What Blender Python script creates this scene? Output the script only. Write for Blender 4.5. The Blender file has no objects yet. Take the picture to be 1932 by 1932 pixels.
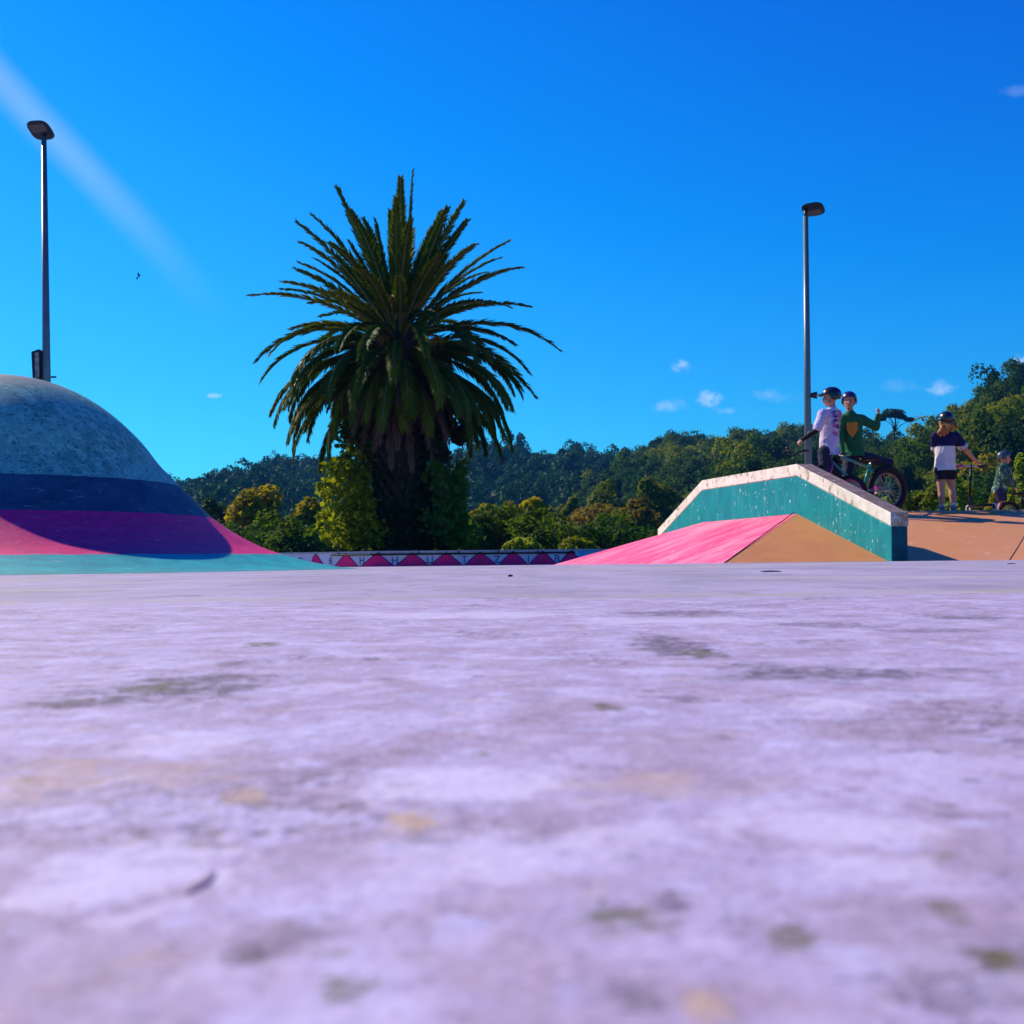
import bpy, bmesh, math, random
from mathutils import Vector, Matrix, noise as mnoise
import numpy as np

R = math.radians
SC = bpy.context.scene
COL = SC.collection
FPX, CX, CY, ROLL, EYE = 2071.0, 966.0, 1056.0, 0.0105, 0.05

# ---------------------------------------------------------------- camera
cd = bpy.data.cameras.new('camera')
cam = bpy.data.objects.new('camera', cd); COL.objects.link(cam)
cam.location = (0, 0, EYE)
cam.rotation_euler = (Matrix.Rotation(R(90), 3, 'X') @ Matrix.Rotation(-ROLL, 3, 'Z')).to_euler()
cd.sensor_width = 36; cd.lens = 36 * FPX / 1932
cd.shift_y = 90 / 1932
cd.clip_start = 0.01; cd.clip_end = 4000
cd.dof.use_dof = True; cd.dof.focus_distance = 2.5; cd.dof.aperture_fstop = 21
SC.camera = cam

# ---------------------------------------------------------------- sun, sky, exposure
SUN_EL, SUN_AZ = R(38.5), R(55)          # azimuth: to the left of the view direction
sd = bpy.data.lights.new('sun', 'SUN'); sd.energy = 5.0; sd.angle = R(0.5); sd.color = (1.0, 0.85, 0.64)
sun = bpy.data.objects.new('sun', sd); COL.objects.link(sun)
sdir = Vector((-math.sin(SUN_AZ) * math.cos(SUN_EL), math.cos(SUN_AZ) * math.cos(SUN_EL), math.sin(SUN_EL)))
sun.rotation_euler = sdir.to_track_quat('Z', 'Y').to_euler()
SC.view_settings.view_transform = 'Standard'
SC.view_settings.look = 'None'
SC.view_settings.exposure = 0.28
SC.view_settings.gamma = 1.0
SC.view_settings.use_curve_mapping = False


class NT:
    """small helper round a node tree"""
    def __init__(s, tree):
        s.t = tree; s.n = tree.nodes; s.l = tree.links

    def new(s, typ, **kw):
        n = s.n.new(typ)
        for k, v in kw.items():
            setattr(n, k, v)
        return n

    def put(s, sock, v):
        if isinstance(v, bpy.types.NodeSocket):
            s.l.new(v, sock)
        elif v is not None:
            if hasattr(sock, 'default_value'):
                try:
                    sock.default_value = v
                except Exception:
                    sock.default_value = (*v, 1)

    def math(s, op, a, b=None, c=None, clamp=False):
        n = s.new('ShaderNodeMath', operation=op); n.use_clamp = clamp
        s.put(n.inputs[0], a); s.put(n.inputs[1], b)
        if c is not None: s.put(n.inputs[2], c)
        return n.outputs[0]

    def noise(s, vec, scale, detail=4, rough=0.55, dist=0.0):
        n = s.new('ShaderNodeTexNoise'); s.put(n.inputs['Vector'], vec)
        n.inputs['Scale'].default_value = scale; n.inputs['Detail'].default_value = detail
        n.inputs['Roughness'].default_value = rough; n.inputs['Distortion'].default_value = dist
        return n.outputs['Fac']

    def ramp(s, fac, lo, hi):
        n = s.new('ShaderNodeMapRange'); n.interpolation_type = 'SMOOTHSTEP'
        s.put(n.inputs[0], fac); n.inputs[1].default_value = lo; n.inputs[2].default_value = hi
        return n.outputs[0]

    def mix(s, fac, a, b, mode='MIX'):
        n = s.new('ShaderNodeMix', data_type='RGBA', blend_type=mode)
        s.put(n.inputs[0], fac); s.put(n.inputs[6], a); s.put(n.inputs[7], b)
        return n.outputs[2]

    def mapping(s, vec, scale=(1, 1, 1), loc=(0, 0, 0), rot=(0, 0, 0)):
        n = s.new('ShaderNodeMapping'); s.put(n.inputs[0], vec)
        n.inputs['Scale'].default_value = scale; n.inputs['Location'].default_value = loc
        n.inputs['Rotation'].default_value = rot
        return n.outputs[0]


def un(px, py):
    dx, dy = px - CX, CY - py
    c, s = math.cos(ROLL), math.sin(ROLL)
    return (dx * c + dy * s) / FPX, (-dx * s + dy * c) / FPX


def P(px, py, Y):
    """a point of the place from its bearing and its distance"""
    u, v = un(px, py)
    return Vector((u * Y, Y, EYE + v * Y))


W = bpy.data.worlds.new('World'); SC.world = W; W.use_nodes = True
w = NT(W.node_tree)
for n in list(w.n): w.n.remove(n)
sky = w.new('ShaderNodeTexSky', sky_type='NISHITA')
sky.sun_disc = False; sky.sun_elevation = SUN_EL; sky.sun_rotation = -SUN_AZ
sky.air_density = 1.35; sky.dust_density = 0.15; sky.ozone_density = 4.5
# the photograph's very saturated blue: less red and green, more blue, over the whole sky alike
m1 = w.new('ShaderNodeVectorMath', operation='MULTIPLY_ADD')
w.put(m1.inputs[0], sky.outputs[0]); m1.inputs[1].default_value = (0.20, 1.20, 1.60); m1.inputs[2].default_value = (-0.42, -1.72, 0.0)
m2 = w.new('ShaderNodeVectorMath', operation='MAXIMUM'); w.put(m2.inputs[0], m1.outputs[0]); m2.inputs[1].default_value = (0.02, 0.05, 0.0)
skyc = m2.outputs[0]
tc = w.new('ShaderNodeTexCoord').outputs['Generated']
sx = w.new('ShaderNodeSeparateXYZ'); w.put(sx.inputs[0], tc)
ysafe = w.math('MAXIMUM', sx.outputs[1], 0.05)
U = w.math('DIVIDE', sx.outputs[0], ysafe); V = w.math('DIVIDE', sx.outputs[2], ysafe)
comb = w.new('ShaderNodeCombineXYZ'); w.put(comb.inputs[0], U); w.put(comb.inputs[1], V)
uv = comb.outputs[0]
nz = w.noise(uv, 60, 5, 0.6, 0.4)
nz2 = w.noise(uv, 22, 4, 0.6, 0.4)
total = None
for (px, py, a, b, st, sharp) in [(406, 746, 26, 8, .55, 1), (1281, 691, 30, 18, .5, 1), (1340, 752, 38, 22, .6, 1), (1368, 775, 34, 12, .35, 1),
                                  (1262, 765, 50, 18, .28, 1), (1442, 744, 34, 16, .22, 1), (1775, 731, 44, 20, .50, 1), (1935, 680, 36, 20, .95, 1),
                                  (1700, 728, 60, 20, .10, 1), (1925, 172, 60, 16, .10, 1), (1480, 750, 60, 18, .10, 1)]:
    u0, v0 = un(px, py)
    du = w.math('DIVIDE', w.math('SUBTRACT', U, u0), a / FPX)
    dv = w.math('DIVIDE', w.math('SUBTRACT', V, v0), b / FPX)
    r2 = w.math('ADD', w.math('MULTIPLY', du, du), w.math('MULTIPLY', dv, dv))
    fall = w.math('SUBTRACT', 1.0, w.math('SQRT', r2), clamp=True)
    m = w.ramp(w.math('ADD', fall, w.math('MULTIPLY', w.math('SUBTRACT', nz, 0.5), 3.0)), 0.10, 1.25)
    m = w.math('MULTIPLY', w.math('MULTIPLY', m, w.ramp(fall, 0.0, 0.55)), st * 1.1)
    total = m if total is None else w.math('MAXIMUM', total, m)
# a thin soft pale streak mixed into the sky, upper left
(u1, v1), (u2, v2) = un(-60, 85), un(450, 630)
Ln = math.hypot(u2 - u1, v2 - v1); tx, ty = (u2 - u1) / Ln, (v2 - v1) / Ln
ru, rv = w.math('SUBTRACT', U, u1), w.math('SUBTRACT', V, v1)
al = w.math('ADD', w.math('MULTIPLY', ru, tx), w.math('MULTIPLY', rv, ty))
ac = w.math('ADD', w.math('MULTIPLY', ru, -ty), w.math('MULTIPLY', rv, tx))
wd = 48 / FPX
ac = w.math('ADD', ac, w.math('MULTIPLY', w.math('SUBTRACT', w.noise(uv, 4, 2), .5), 0.02))
across = w.math('SUBTRACT', 1.0, w.math('ABSOLUTE', w.math('DIVIDE', ac, wd)), clamp=True)
across = w.ramp(across, 0.0, 1.0)
along = w.math('MULTIPLY', w.ramp(al, Ln * 1.02, Ln * 0.25), w.ramp(al, -0.35, 0.02))
streak = w.math('MULTIPLY', w.math('MULTIPLY', across, along), 0.24)
total = w.math('MAXIMUM', total, streak)
total = w.math('MULTIPLY', total, w.math('GREATER_THAN', sx.outputs[1], 0.06))
mixed = w.mix(total, skyc, (6.6, 8.4, 11.5, 1))
bg = w.new('ShaderNodeBackground'); w.put(bg.inputs[0], mixed); bg.inputs[1].default_value = 0.086
out = w.new('ShaderNodeOutputWorld'); w.l.new(bg.outputs[0], out.inputs[0])


# ---------------------------------------------------------------- materials
def mat(name, col, rough=0.7, metal=0.0, var=0.12, scale=6.0, bump=0.0, bscale=40.0, spec=0.3, col2=None, coat=0.0):
    m = bpy.data.materials.new(name); m.use_nodes = True
    t = NT(m.node_tree); b = t.n['Principled BSDF']
    oc = t.new('ShaderNodeTexCoord').outputs['Object']
    nzf = t.noise(oc, scale, 5)
    c2 = col2 if col2 else tuple(max(0, c * (1 - 2.2 * var)) for c in col)
    c = t.mix(t.ramp(nzf, 0.35, 0.68), (*col, 1), (*c2, 1))
    t.put(b.inputs['Base Color'], c)
    b.inputs['Roughness'].default_value = rough; b.inputs['Metallic'].default_value = metal
    b.inputs['Specular IOR Level'].default_value = spec
    b.inputs['Coat Weight'].default_value = coat
    if bump:
        bp = t.new('ShaderNodeBump'); bp.inputs['Strength'].default_value = bump; bp.inputs['Distance'].default_value = 0.01
        t.put(bp.inputs['Height'], t.noise(oc, bscale, 5)); t.put(b.inputs['Normal'], bp.outputs[0])
    return m


def leafmat(name, cols, trans=0.35, rough=0.5):
    """foliage whose hue differs from plant to plant and leaf clump to leaf clump"""
    m = bpy.data.materials.new(name); m.use_nodes = True
    t = NT(m.node_tree)
    for n in list(t.n): t.n.remove(n)
    oi = t.new('ShaderNodeObjectInfo')
    geo = t.new('ShaderNodeNewGeometry')
    loc = t.noise(oi.outputs['Location'], 0.035, 3, .6)
    big = t.ramp(loc, 0.34, 0.66)
    rnd = t.math('ADD', t.math('ADD', t.math('MULTIPLY', oi.outputs['Random'], 0.45), t.math('MULTIPLY', big, 0.35)), t.math('MULTIPLY', geo.outputs['Random Per Island'], 0.20))
    cr = t.new('ShaderNodeValToRGB'); t.put(cr.inputs[0], rnd)
    el = cr.color_ramp.elements
    while len(el) < len(cols): el.new(0.5)
    for i, c in enumerate(cols):
        el[i].position = i / max(1, len(cols) - 1); el[i].color = (*c, 1)
    d = t.new('ShaderNodeBsdfPrincipled'); t.put(d.inputs['Base Color'], cr.outputs[0]); d.inputs['Roughness'].default_value = max(rough, .55)
    d.inputs['Specular IOR Level'].default_value = 0.06
    tr = t.new('ShaderNodeBsdfTranslucent')
    t.put(tr.inputs[0], t.mix(1.0, cr.outputs[0], (1.7, 1.7, 0.3, 1), 'MULTIPLY'))
    mx = t.new('ShaderNodeMixShader'); mx.inputs[0].default_value = trans
    t.l.new(d.outputs[0], mx.inputs[1]); t.l.new(tr.outputs[0], mx.inputs[2])
    o = t.new('ShaderNodeOutputMaterial'); t.l.new(mx.outputs[0], o.inputs[0])
    return m


def paintmat(name, col, col2, chip, chip_amt=0.62, scale=3.0, rough=0.55, stretch=(1, 1, 1), chip_scale=16.0, streak=None):
    """paint on concrete: blotchy colour, small worn chips, fine grain"""
    m = bpy.data.materials.new(name); m.use_nodes = True
    t = NT(m.node_tree); b = t.n['Principled BSDF']
    oc = t.new('ShaderNodeTexCoord').outputs['Object']
    st = t.mapping(oc, stretch)
    c = t.mix(t.ramp(t.noise(st, scale, 6, 0.62, 0.4), 0.36, 0.66), (*col, 1), (*col2, 1))
    c = t.mix(t.math('MULTIPLY', t.ramp(t.noise(oc, 90, 3), 0.45, 0.75), 0.25), c, (*[x * 0.6 for x in col], 1))
    big = t.ramp(t.noise(oc, 1.6, 3), 0.38, 0.66)
    ch = t.ramp(t.math('ADD', t.noise(t.mapping(oc, (1, 1, 0.7)), chip_scale, 6, 0.68), t.math('MULTIPLY', big, 0.07)), chip_amt, chip_amt + 0.05)
    c = t.mix(ch, c, (*chip, 1))
    if streak:
        sk = t.ramp(t.noise(t.mapping(oc, streak), 4, 4, 0.6), 0.52, 0.72)
        c = t.mix(t.math('MULTIPLY', sk, 0.10), c, (*chip, 1))
    scf = t.ramp(t.noise(t.mapping(oc, (1, 7, 7), (3, 1, 2), (0.2, 0.5, 0.9)), 2.2, 6, 0.72), 0.60, 0.70)
    c = t.mix(t.math('MULTIPLY', scf, 0.22), c, (0.16, 0.11, 0.10, 1))
    t.put(b.inputs['Base Color'], c); b.inputs['Roughness'].default_value = rough; b.inputs['Specular IOR Level'].default_value = 0.2
    bp = t.new('ShaderNodeBump'); bp.inputs['Strength'].default_value = 0.35; bp.inputs['Distance'].default_value = 0.006
    t.put(bp.inputs['Height'], t.math('SUBTRACT', t.noise(oc, 45, 5), t.math('MULTIPLY', ch, 0.4))); t.put(b.inputs['Normal'], bp.outputs[0])
    return m


# ---------------------------------------------------------------- object helpers
def tag(o, label=None, cat=None, group=None, kind=None):
    if label: o['label'] = label
    if cat: o['category'] = cat
    if group: o['group'] = group
    if kind: o['kind'] = kind
    return o


def empty(name, loc=(0, 0, 0), rz=0.0, **kw):
    o = bpy.data.objects.new(name, None); COL.objects.link(o)
    o.location = loc; o.rotation_euler = (0, 0, rz); o.empty_display_size = 0.2
    return tag(o, **kw)


def link(name, me, m, parent=None, smooth=False, **kw):
    o = bpy.data.objects.new(name, me); COL.objects.link(o)
    if m is not None and not me.materials:
        for k in (m if isinstance(m, (list, tuple)) else [m]): me.materials.append(k)
    if smooth:
        for p in me.polygons: p.use_smooth = True
    if parent: o.parent = parent
    return tag(o, **kw)


def mesh(name, verts, faces):
    me = bpy.data.meshes.new(name); me.from_pydata([tuple(v) for v in verts], [], faces); me.update(); return me


def from_bm(name, bm):
    me = bpy.data.meshes.new(name); bm.to_mesh(me); bm.free(); return me


def tube(pts, rad, n=10, cap=True, bm=None):
    """a tube along points; rad one number or one per point"""
    bm = bm or bmesh.new()
    pts = [Vector(p) for p in pts]
    rad = rad if isinstance(rad, (list, tuple)) else [rad] * len(pts)
    rings = []
    prev = None
    for i, p in enumerate(pts):
        d = (pts[min(i + 1, len(pts) - 1)] - pts[max(i - 1, 0)]).normalized()
        a = d.orthogonal().normalized() if prev is None else (prev - d * prev.dot(d)).normalized()
        prev = a; b = d.cross(a)
        rings.append([bm.verts.new(p + (a * math.cos(2 * math.pi * k / n) + b * math.sin(2 * math.pi * k / n)) * rad[i]) for k in range(n)])
    for i in range(len(rings) - 1):
        for k in range(n):
            bm.faces.new((rings[i][k], rings[i][(k + 1) % n], rings[i + 1][(k + 1) % n], rings[i + 1][k]))
    if cap:
        bm.faces.new(rings[0][::-1]); bm.faces.new(rings[-1])
    return bm


def box(bm, c, s, rot=None):
    r = bmesh.ops.create_cube(bm, size=1)
    M = Matrix.Translation(Vector(c)) @ (rot.to_4x4() if rot else Matrix.Identity(4)) @ Matrix.Diagonal((*s, 1))
    bmesh.ops.transform(bm, matrix=M, verts=r['verts'])
    return r['verts']


def lathe(profile, n=48, bm=None, a0=0, a1=2 * math.pi):
    bm = bm or bmesh.new()
    full = abs(a1 - a0 - 2 * math.pi) < 1e-6
    cols = []
    for k in range(n if full else n + 1):
        a = a0 + (a1 - a0) * k / n
        cols.append([bm.verts.new((r * math.cos(a), r * math.sin(a), z)) for r, z in profile])
    for k in range(len(cols) if full else len(cols) - 1):
        A, B = cols[k], cols[(k + 1) % len(cols)]
        for j in range(len(profile) - 1):
            bm.faces.new((A[j], B[j], B[j + 1], A[j + 1]))
    bmesh.ops.remove_doubles(bm, verts=bm.verts, dist=1e-5)
    return bm


def torus(R0, r, n=40, m=8, bm=None, axis='Y', c=(0, 0, 0), sq=1.0):
    bm = bm or bmesh.new()
    rows = []
    for i in range(n):
        a = 2 * math.pi * i / n; row = []
        for j in range(m):
            b = 2 * math.pi * j / m
            rr = R0 + r * math.cos(b); y = r * math.sin(b) * sq
            row.append(bm.verts.new(Vector((rr * math.cos(a), y, rr * math.sin(a))) + Vector(c)))
        rows.append(row)
    for i in range(n):
        for j in range(m):
            bm.faces.new((rows[i][j], rows[(i + 1) % n][j], rows[(i + 1) % n][(j + 1) % m], rows[i][(j + 1) % m]))
    return bm


# ---------------------------------------------------------------- the ground
GSL = 0.00507


def gz(y):
    return 0.0 if y < 9.8 else -GSL * (y - 9.8)


DKS, OLV, BGE, MAU, PAL = (0.12, 0.095, 0.115), (0.11, 0.105, 0.03), (0.50, 0.36, 0.25), (0.36, 0.27, 0.34), (0.62, 0.57, 0.74)
STAINS = [(1275, 1222, 95, 22, .75, DKS), (1320, 1232, 50, 9, .7, OLV), (1240, 1205, 60, 8, .5, DKS), (350, 1292, 200, 26, .75, DKS), (290, 1298, 60, 12, .5, OLV), (150, 1327, 120, 13, .75, DKS),
          (1600, 1272, 270, 18, .6, DKS), (1420, 1255, 70, 7, .5, DKS), (1150, 1334, 40, 10, .6, OLV), (1290, 1318, 60, 9, .45, DKS), (495, 1216, 50, 6, .6, OLV), (440, 1252, 40, 5, .5, DKS),
          (1290, 1156, 160, 6, .5, DKS), (1560, 1180, 130, 7, .45, DKS), (1750, 1190, 120, 7, .4, DKS), (1830, 1166, 120, 5, .45, DKS), (700, 1243, 30, 5, .5, DKS), (1650, 1380, 160, 26, .35, MAU), (1300, 1420, 200, 50, .3, MAU),
          (470, 1500, 60, 18, .5, BGE), (780, 1548, 75, 22, .6, BGE), (620, 1562, 40, 14, .5, MAU), (80, 1470, 160, 50, .3, BGE), (300, 1460, 200, 30, .25, BGE), (1200, 1480, 260, 30, .25, BGE),
          (1180, 1735, 110, 34, .6, OLV), (1260, 1700, 70, 24, .5, DKS), (650, 1866, 66, 30, .65, OLV), (1490, 1770, 70, 40, .5, OLV), (1400, 1745, 60, 26, .45, DKS), (1790, 1722, 46, 26, .6, OLV), (1880, 1815, 80, 36, .6, OLV),
          (1330, 1895, 60, 40, .5, BGE), (1200, 1880, 70, 40, .45, DKS), (1750, 1870, 110, 50, .4, DKS), (560, 1770, 110, 50, .35, DKS), (470, 1800, 60, 26, .5, DKS), (150, 1830, 200, 60, .3, MAU), (900, 1820, 200, 60, .3, MAU),
          (880, 1480, 260, 40, .5, PAL), (250, 1650, 240, 80, .5, PAL), (900, 1620, 300, 60, .4, PAL), (1560, 1560, 300, 50, .45, PAL), (1650, 1640, 160, 40, .4, PAL), (350, 1400, 160, 30, .4, PAL), (1200, 1570, 140, 30, .35, PAL),
          (1560, 1330, 90, 20, .4, PAL), (860, 1160, 300, 8, .4, PAL), (1300, 1172, 300, 8, .35, PAL), (60, 1600, 80, 40, .3, MAU), (1850, 1600, 120, 50, .35, MAU)]


def ground_material():
    m = bpy.data.materials.new('lilac_concrete'); m.use_nodes = True
    t = NT(m.node_tree); b = t.n['Principled BSDF']
    oc = t.new('ShaderNodeTexCoord').outputs['Object']
    s = t.new('ShaderNodeSeparateXYZ'); t.put(s.inputs[0], oc)
    lilac = (0.45, 0.385, 0.56, 1); pinkish = (0.39, 0.30, 0.41, 1); pale = (0.52, 0.48, 0.70, 1)
    n1 = t.noise(oc, 22, 6, 0.6, 0.6)
    c = t.mix(t.ramp(n1, 0.38, 0.64), lilac, pinkish)
    c = t.mix(t.ramp(t.noise(t.mapping(oc, (1, 1, 1), (3, 7, 1)), 60, 5, 0.55, 0.3), 0.52, 0.68), c, pale)
    # warm beige blooms
    c = t.mix(t.math('MULTIPLY', t.ramp(t.noise(t.mapping(oc, (1, 1, 1), (1, 2, 5)), 34, 3), 0.60, 0.72), 0.45), c, (0.52, 0.41, 0.33, 1))
    # grey scuffed zones, made of many small pits
    zone = t.ramp(t.noise(t.mapping(oc, (1, 1, 1), (9, 1.3, 0)), 7.5, 3, 0.5), 0.52, 0.66)
    pits = t.ramp(t.noise(oc, 130, 5, 0.65, 0.4), 0.47, 0.60)
    c = t.mix(t.math('MULTIPLY', t.math('MULTIPLY', zone, pits), 0.85), c, (0.19, 0.15, 0.18, 1))
    c = t.mix(t.math('MULTIPLY', t.ramp(t.noise(t.mapping(oc, (1, 1, 1), (2, 2, 2)), 150, 6, 0.7), 0.55, 0.68), 0.42), c, (0.20, 0.16, 0.20, 1))
    mott = t.ramp(t.noise(t.mapping(oc, (1, 1, 1), (4, 8, 3)), 48, 7, 0.72, 0.3), 0.50, 0.62)
    c = t.mix(t.math('MULTIPLY', mott, 0.38), c, (0.25, 0.20, 0.26, 1))
    lite = t.ramp(t.noise(t.mapping(oc, (1, 1, 1), (14, 3, 3)), 17, 7, 0.7, 0.3), 0.50, 0.62)
    c = t.mix(t.math('MULTIPLY', lite, 0.5), c, (0.60, 0.55, 0.78, 1))
    # sharp grit: short dark pits and pale grains
    gr = t.noise(t.mapping(oc, (1, 1, 1), (7, 2, 9)), 320, 3, 0.6)
    c = t.mix(t.math('MULTIPLY', t.ramp(gr, 0.60, 0.66), 0.5), c, (0.13, 0.10, 0.13, 1))
    c = t.mix(t.math('MULTIPLY', t.ramp(gr, 0.38, 0.33), 0.5), c, (0.72, 0.68, 0.86, 1))
    vo = t.new('ShaderNodeTexVoronoi'); vo.feature = 'F1'; t.put(vo.inputs['Vector'], oc); vo.inputs['Scale'].default_value = 60
    pk = t.math('MULTIPLY', t.ramp(vo.outputs['Distance'], 0.22, 0.10), t.ramp(t.noise(oc, 14, 3), .50, .58))
    c = t.mix(t.math('MULTIPLY', pk, 0.7), c, (0.15, 0.12, 0.14, 1))
    # hairline cracks
    vc = t.new('ShaderNodeTexVoronoi'); vc.feature = 'DISTANCE_TO_EDGE'; vc.inputs['Scale'].default_value = 2.3
    wob = t.new('ShaderNodeVectorMath', operation='ADD'); t.put(wob.inputs[0], oc)
    nzc = t.new('ShaderNodeTexNoise'); t.put(nzc.inputs['Vector'], oc); nzc.inputs['Scale'].default_value = 9; nzc.inputs['Detail'].default_value = 6
    scv = t.new('ShaderNodeVectorMath', operation='SCALE'); t.put(scv.inputs[0], nzc.outputs['Color']); scv.inputs['Scale'].default_value = .22
    t.put(wob.inputs[1], scv.outputs[0]); t.put(vc.inputs['Vector'], wob.outputs[0])
    ck = t.math('MULTIPLY', t.ramp(vc.outputs['Distance'], 0.008, 0.002), t.ramp(t.noise(oc, 3.1, 2), .5, .6))
    c = t.mix(t.math('MULTIPLY', ck, 0.7), c, (0.12, 0.09, 0.11, 1))
    # olive moss specks
    mo = t.math('MULTIPLY', t.ramp(t.noise(t.mapping(oc, (1, 1, 1), (5, 5, 5)), 75, 4, 0.6), 0.60, 0.70),
                t.ramp(t.noise(t.mapping(oc, (1, 1, 1), (8, 3, 2)), 9, 2), 0.47, 0.62))
    c = t.mix(t.math('MULTIPLY', mo, 0.75), c, (0.17, 0.16, 0.06, 1))
    # stains and scuffed hollows where the photograph has them
    bl = t.noise(oc, 26, 5, 0.65, 0.5)
    streaky = t.math('ADD', t.math('MULTIPLY', t.ramp(t.noise(t.mapping(oc, (1, .8, 1), (3, 5, 1)), 120, 6, 0.75), 0.42, 0.55), 0.6), 0.4)
    for (px_, py_, wx, wy, st, colr) in STAINS:
        u_, v_ = un(px_, py_); Y_ = EYE / -v_; X_ = u_ * Y_
        hw = wx / FPX * Y_; hy = abs(EYE / -(v_ + wy / FPX) - Y_)
        du = t.math('DIVIDE', t.math('SUBTRACT', s.outputs[0], X_), hw); dv = t.math('DIVIDE', t.math('SUBTRACT', s.outputs[1], Y_), hy)
        rr_ = t.math('SQRT', t.math('ADD', t.math('MULTIPLY', du, du), t.math('MULTIPLY', dv, dv)))
        bl_ = t.noise(oc, 1.6 / hw, 5, 0.7, 0.5)
        mk = t.ramp(t.math('ADD', t.math('SUBTRACT', 1.0, rr_), t.math('MULTIPLY', t.math('SUBTRACT', bl_, 0.48), 3.6)), 0.05, 0.7)
        mk = t.math('MULTIPLY', mk, t.ramp(rr_, 1.7, 0.6)); st = min(.95, st * 1.5)
        mk = t.math('MULTIPLY', mk, streaky) if colr in (DKS, OLV) else mk
        c = t.mix(t.math('MULTIPLY', mk, st), c, (*colr, 1))
    # the far slab is smoother and greyer, with long worn bands
    far = t.ramp(t.math('ADD', s.outputs[1], t.math('MULTIPLY', t.math('SUBTRACT', t.noise(oc, 4, 3), .5), .12)), 1.36, 1.5)
    fc = t.mix(t.ramp(t.noise(t.mapping(oc, (0.8, 0.30, 1)), 3.2, 6, 0.66), 0.36, 0.62), (0.43, 0.38, 0.51, 1), (0.32, 0.285, 0.37, 1))
    fc = t.mix(t.math('MULTIPLY', t.ramp(t.noise(t.mapping(oc, (1.0, 0.45, 1), (4, 4, 0)), 7, 6, 0.7), 0.54, 0.66), 0.75), fc, (0.25, 0.23, 0.26, 1))
    fc = t.mix(t.math('MULTIPLY', t.ramp(t.noise(t.mapping(oc, (0.5, 0.6, 1), (1, 8, 0)), 1.7, 3, 0.5), 0.52, 0.66), 0.6), fc, (0.46, 0.42, 0.36, 1))
    fc = t.mix(t.math('MULTIPLY', ck, 0.8), fc, (0.12, 0.10, 0.12, 1))
    c = t.mix(far, c, fc)
    seam = t.math('MULTIPLY', t.ramp(s.outputs[1], 1.33, 1.42), t.ramp(s.outputs[1], 1.62, 1.50))
    seam = t.math('MULTIPLY', seam, t.ramp(t.noise(oc, 6, 4), 0.42, 0.6))
    c = t.mix(t.math('MULTIPLY', seam, 0.55), c, (0.40, 0.37, 0.26, 1))
    t.put(b.inputs['Base Color'], c)
    b.inputs['Roughness'].default_value = 0.72; b.inputs['Specular IOR Level'].default_value = 0.28
    bp = t.new('ShaderNodeBump'); bp.inputs['Strength'].default_value = 0.55; bp.inputs['Distance'].default_value = 0.0012
    hgt = t.math('ADD', t.noise(oc, 160, 5, 0.6), t.math('MULTIPLY', t.noise(oc, 30, 4), 2.5))
    hgt = t.math('SUBTRACT', hgt, t.math('MULTIPLY', t.math('MULTIPLY', zone, pits), 0.7))
    t.put(bp.inputs['Height'], hgt); t.put(b.inputs['Normal'], bp.outputs[0])
    return m


MG = ground_material()
ys = [-6, -2, 0, 1, 2, 4, 6, 8, 9.8, 12, 16, 20, 24, 28, 34]
xs = [-24, -10, -4, 0, 4, 10, 24]
vs = [(x, y, gz(y)) for y in ys for x in xs]
fs = [(j * len(xs) + i, j * len(xs) + i + 1, (j + 1) * len(xs) + i + 1, (j + 1) * len(xs) + i) for j in range(len(ys) - 1) for i in range(len(xs) - 1)]
link('concrete_pavement', mesh('concrete_pavement', vs, fs), MG, kind='structure', label='worn lilac grey concrete of the skatepark floor')

MGR = mat('rough_grass', (0.045, 0.07, 0.02), 0.9, col2=(0.09, 0.08, 0.03), scale=0.4, bump=0.5, bscale=3)
N = 60
gv = []; gf = []
rr = [0, 8, 28, 40, 60, 100, 180, 300, 500, 900, 1600, 2500]
for r in rr:
    for k in range(48):
        a = 2 * math.pi * k / 48; gv.append((r * math.cos(a), r * math.sin(a), -0.32))
for i in range(len(rr) - 1):
    for k in range(48):
        a, b_ = i * 48 + k, i * 48 + (k + 1) % 48
        gf.append((a, b_, b_ + 48, a + 48) if i else (a, b_ + 48, a + 48))
link('ground', mesh('ground', gv, gf), MGR, kind='structure', label='rough grass ground round the skatepark')

# ---------------------------------------------------------------- the bell-shaped mound
DOME = Vector(((12 - CX) / FPX * 7.5, 7.5, 0))
prof = [(0.0, 1.335), (.10, 1.333), (.20, 1.322), (.30, 1.298), (.39, 1.268), (.52, 1.208), (.64, 1.13), (.75, 1.04), (.86, .93), (.93, .845), (1.0, .748), (1.07, .672), (1.147, .592),
        (1.25, .482), (1.365, .368), (1.5, .270), (1.654, .182), (1.77, .132), (1.89, .092), (2.0, .062), (2.12, .034), (2.26, .010), (2.38, .0), (2.42, -.03)]
# smooth the profile with Catmull-Rom
def catmull(pts, k=4):
    o = []
    for i in range(len(pts) - 1):
        p0 = pts[max(i - 1, 0)]; p1 = pts[i]; p2 = pts[i + 1]; p3 = pts[min(i + 2, len(pts) - 1)]
        for s in range(k):
            t = s / k
            o.append(tuple(0.5 * ((2 * p1[j]) + (-p0[j] + p2[j]) * t + (2 * p0[j] - 5 * p1[j] + 4 * p2[j] - p3[j]) * t * t + (-p0[j] + 3 * p1[j] - 3 * p2[j] + p3[j]) * t ** 3) for j in range(len(p1))))
    o.append(pts[-1]); return o


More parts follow.
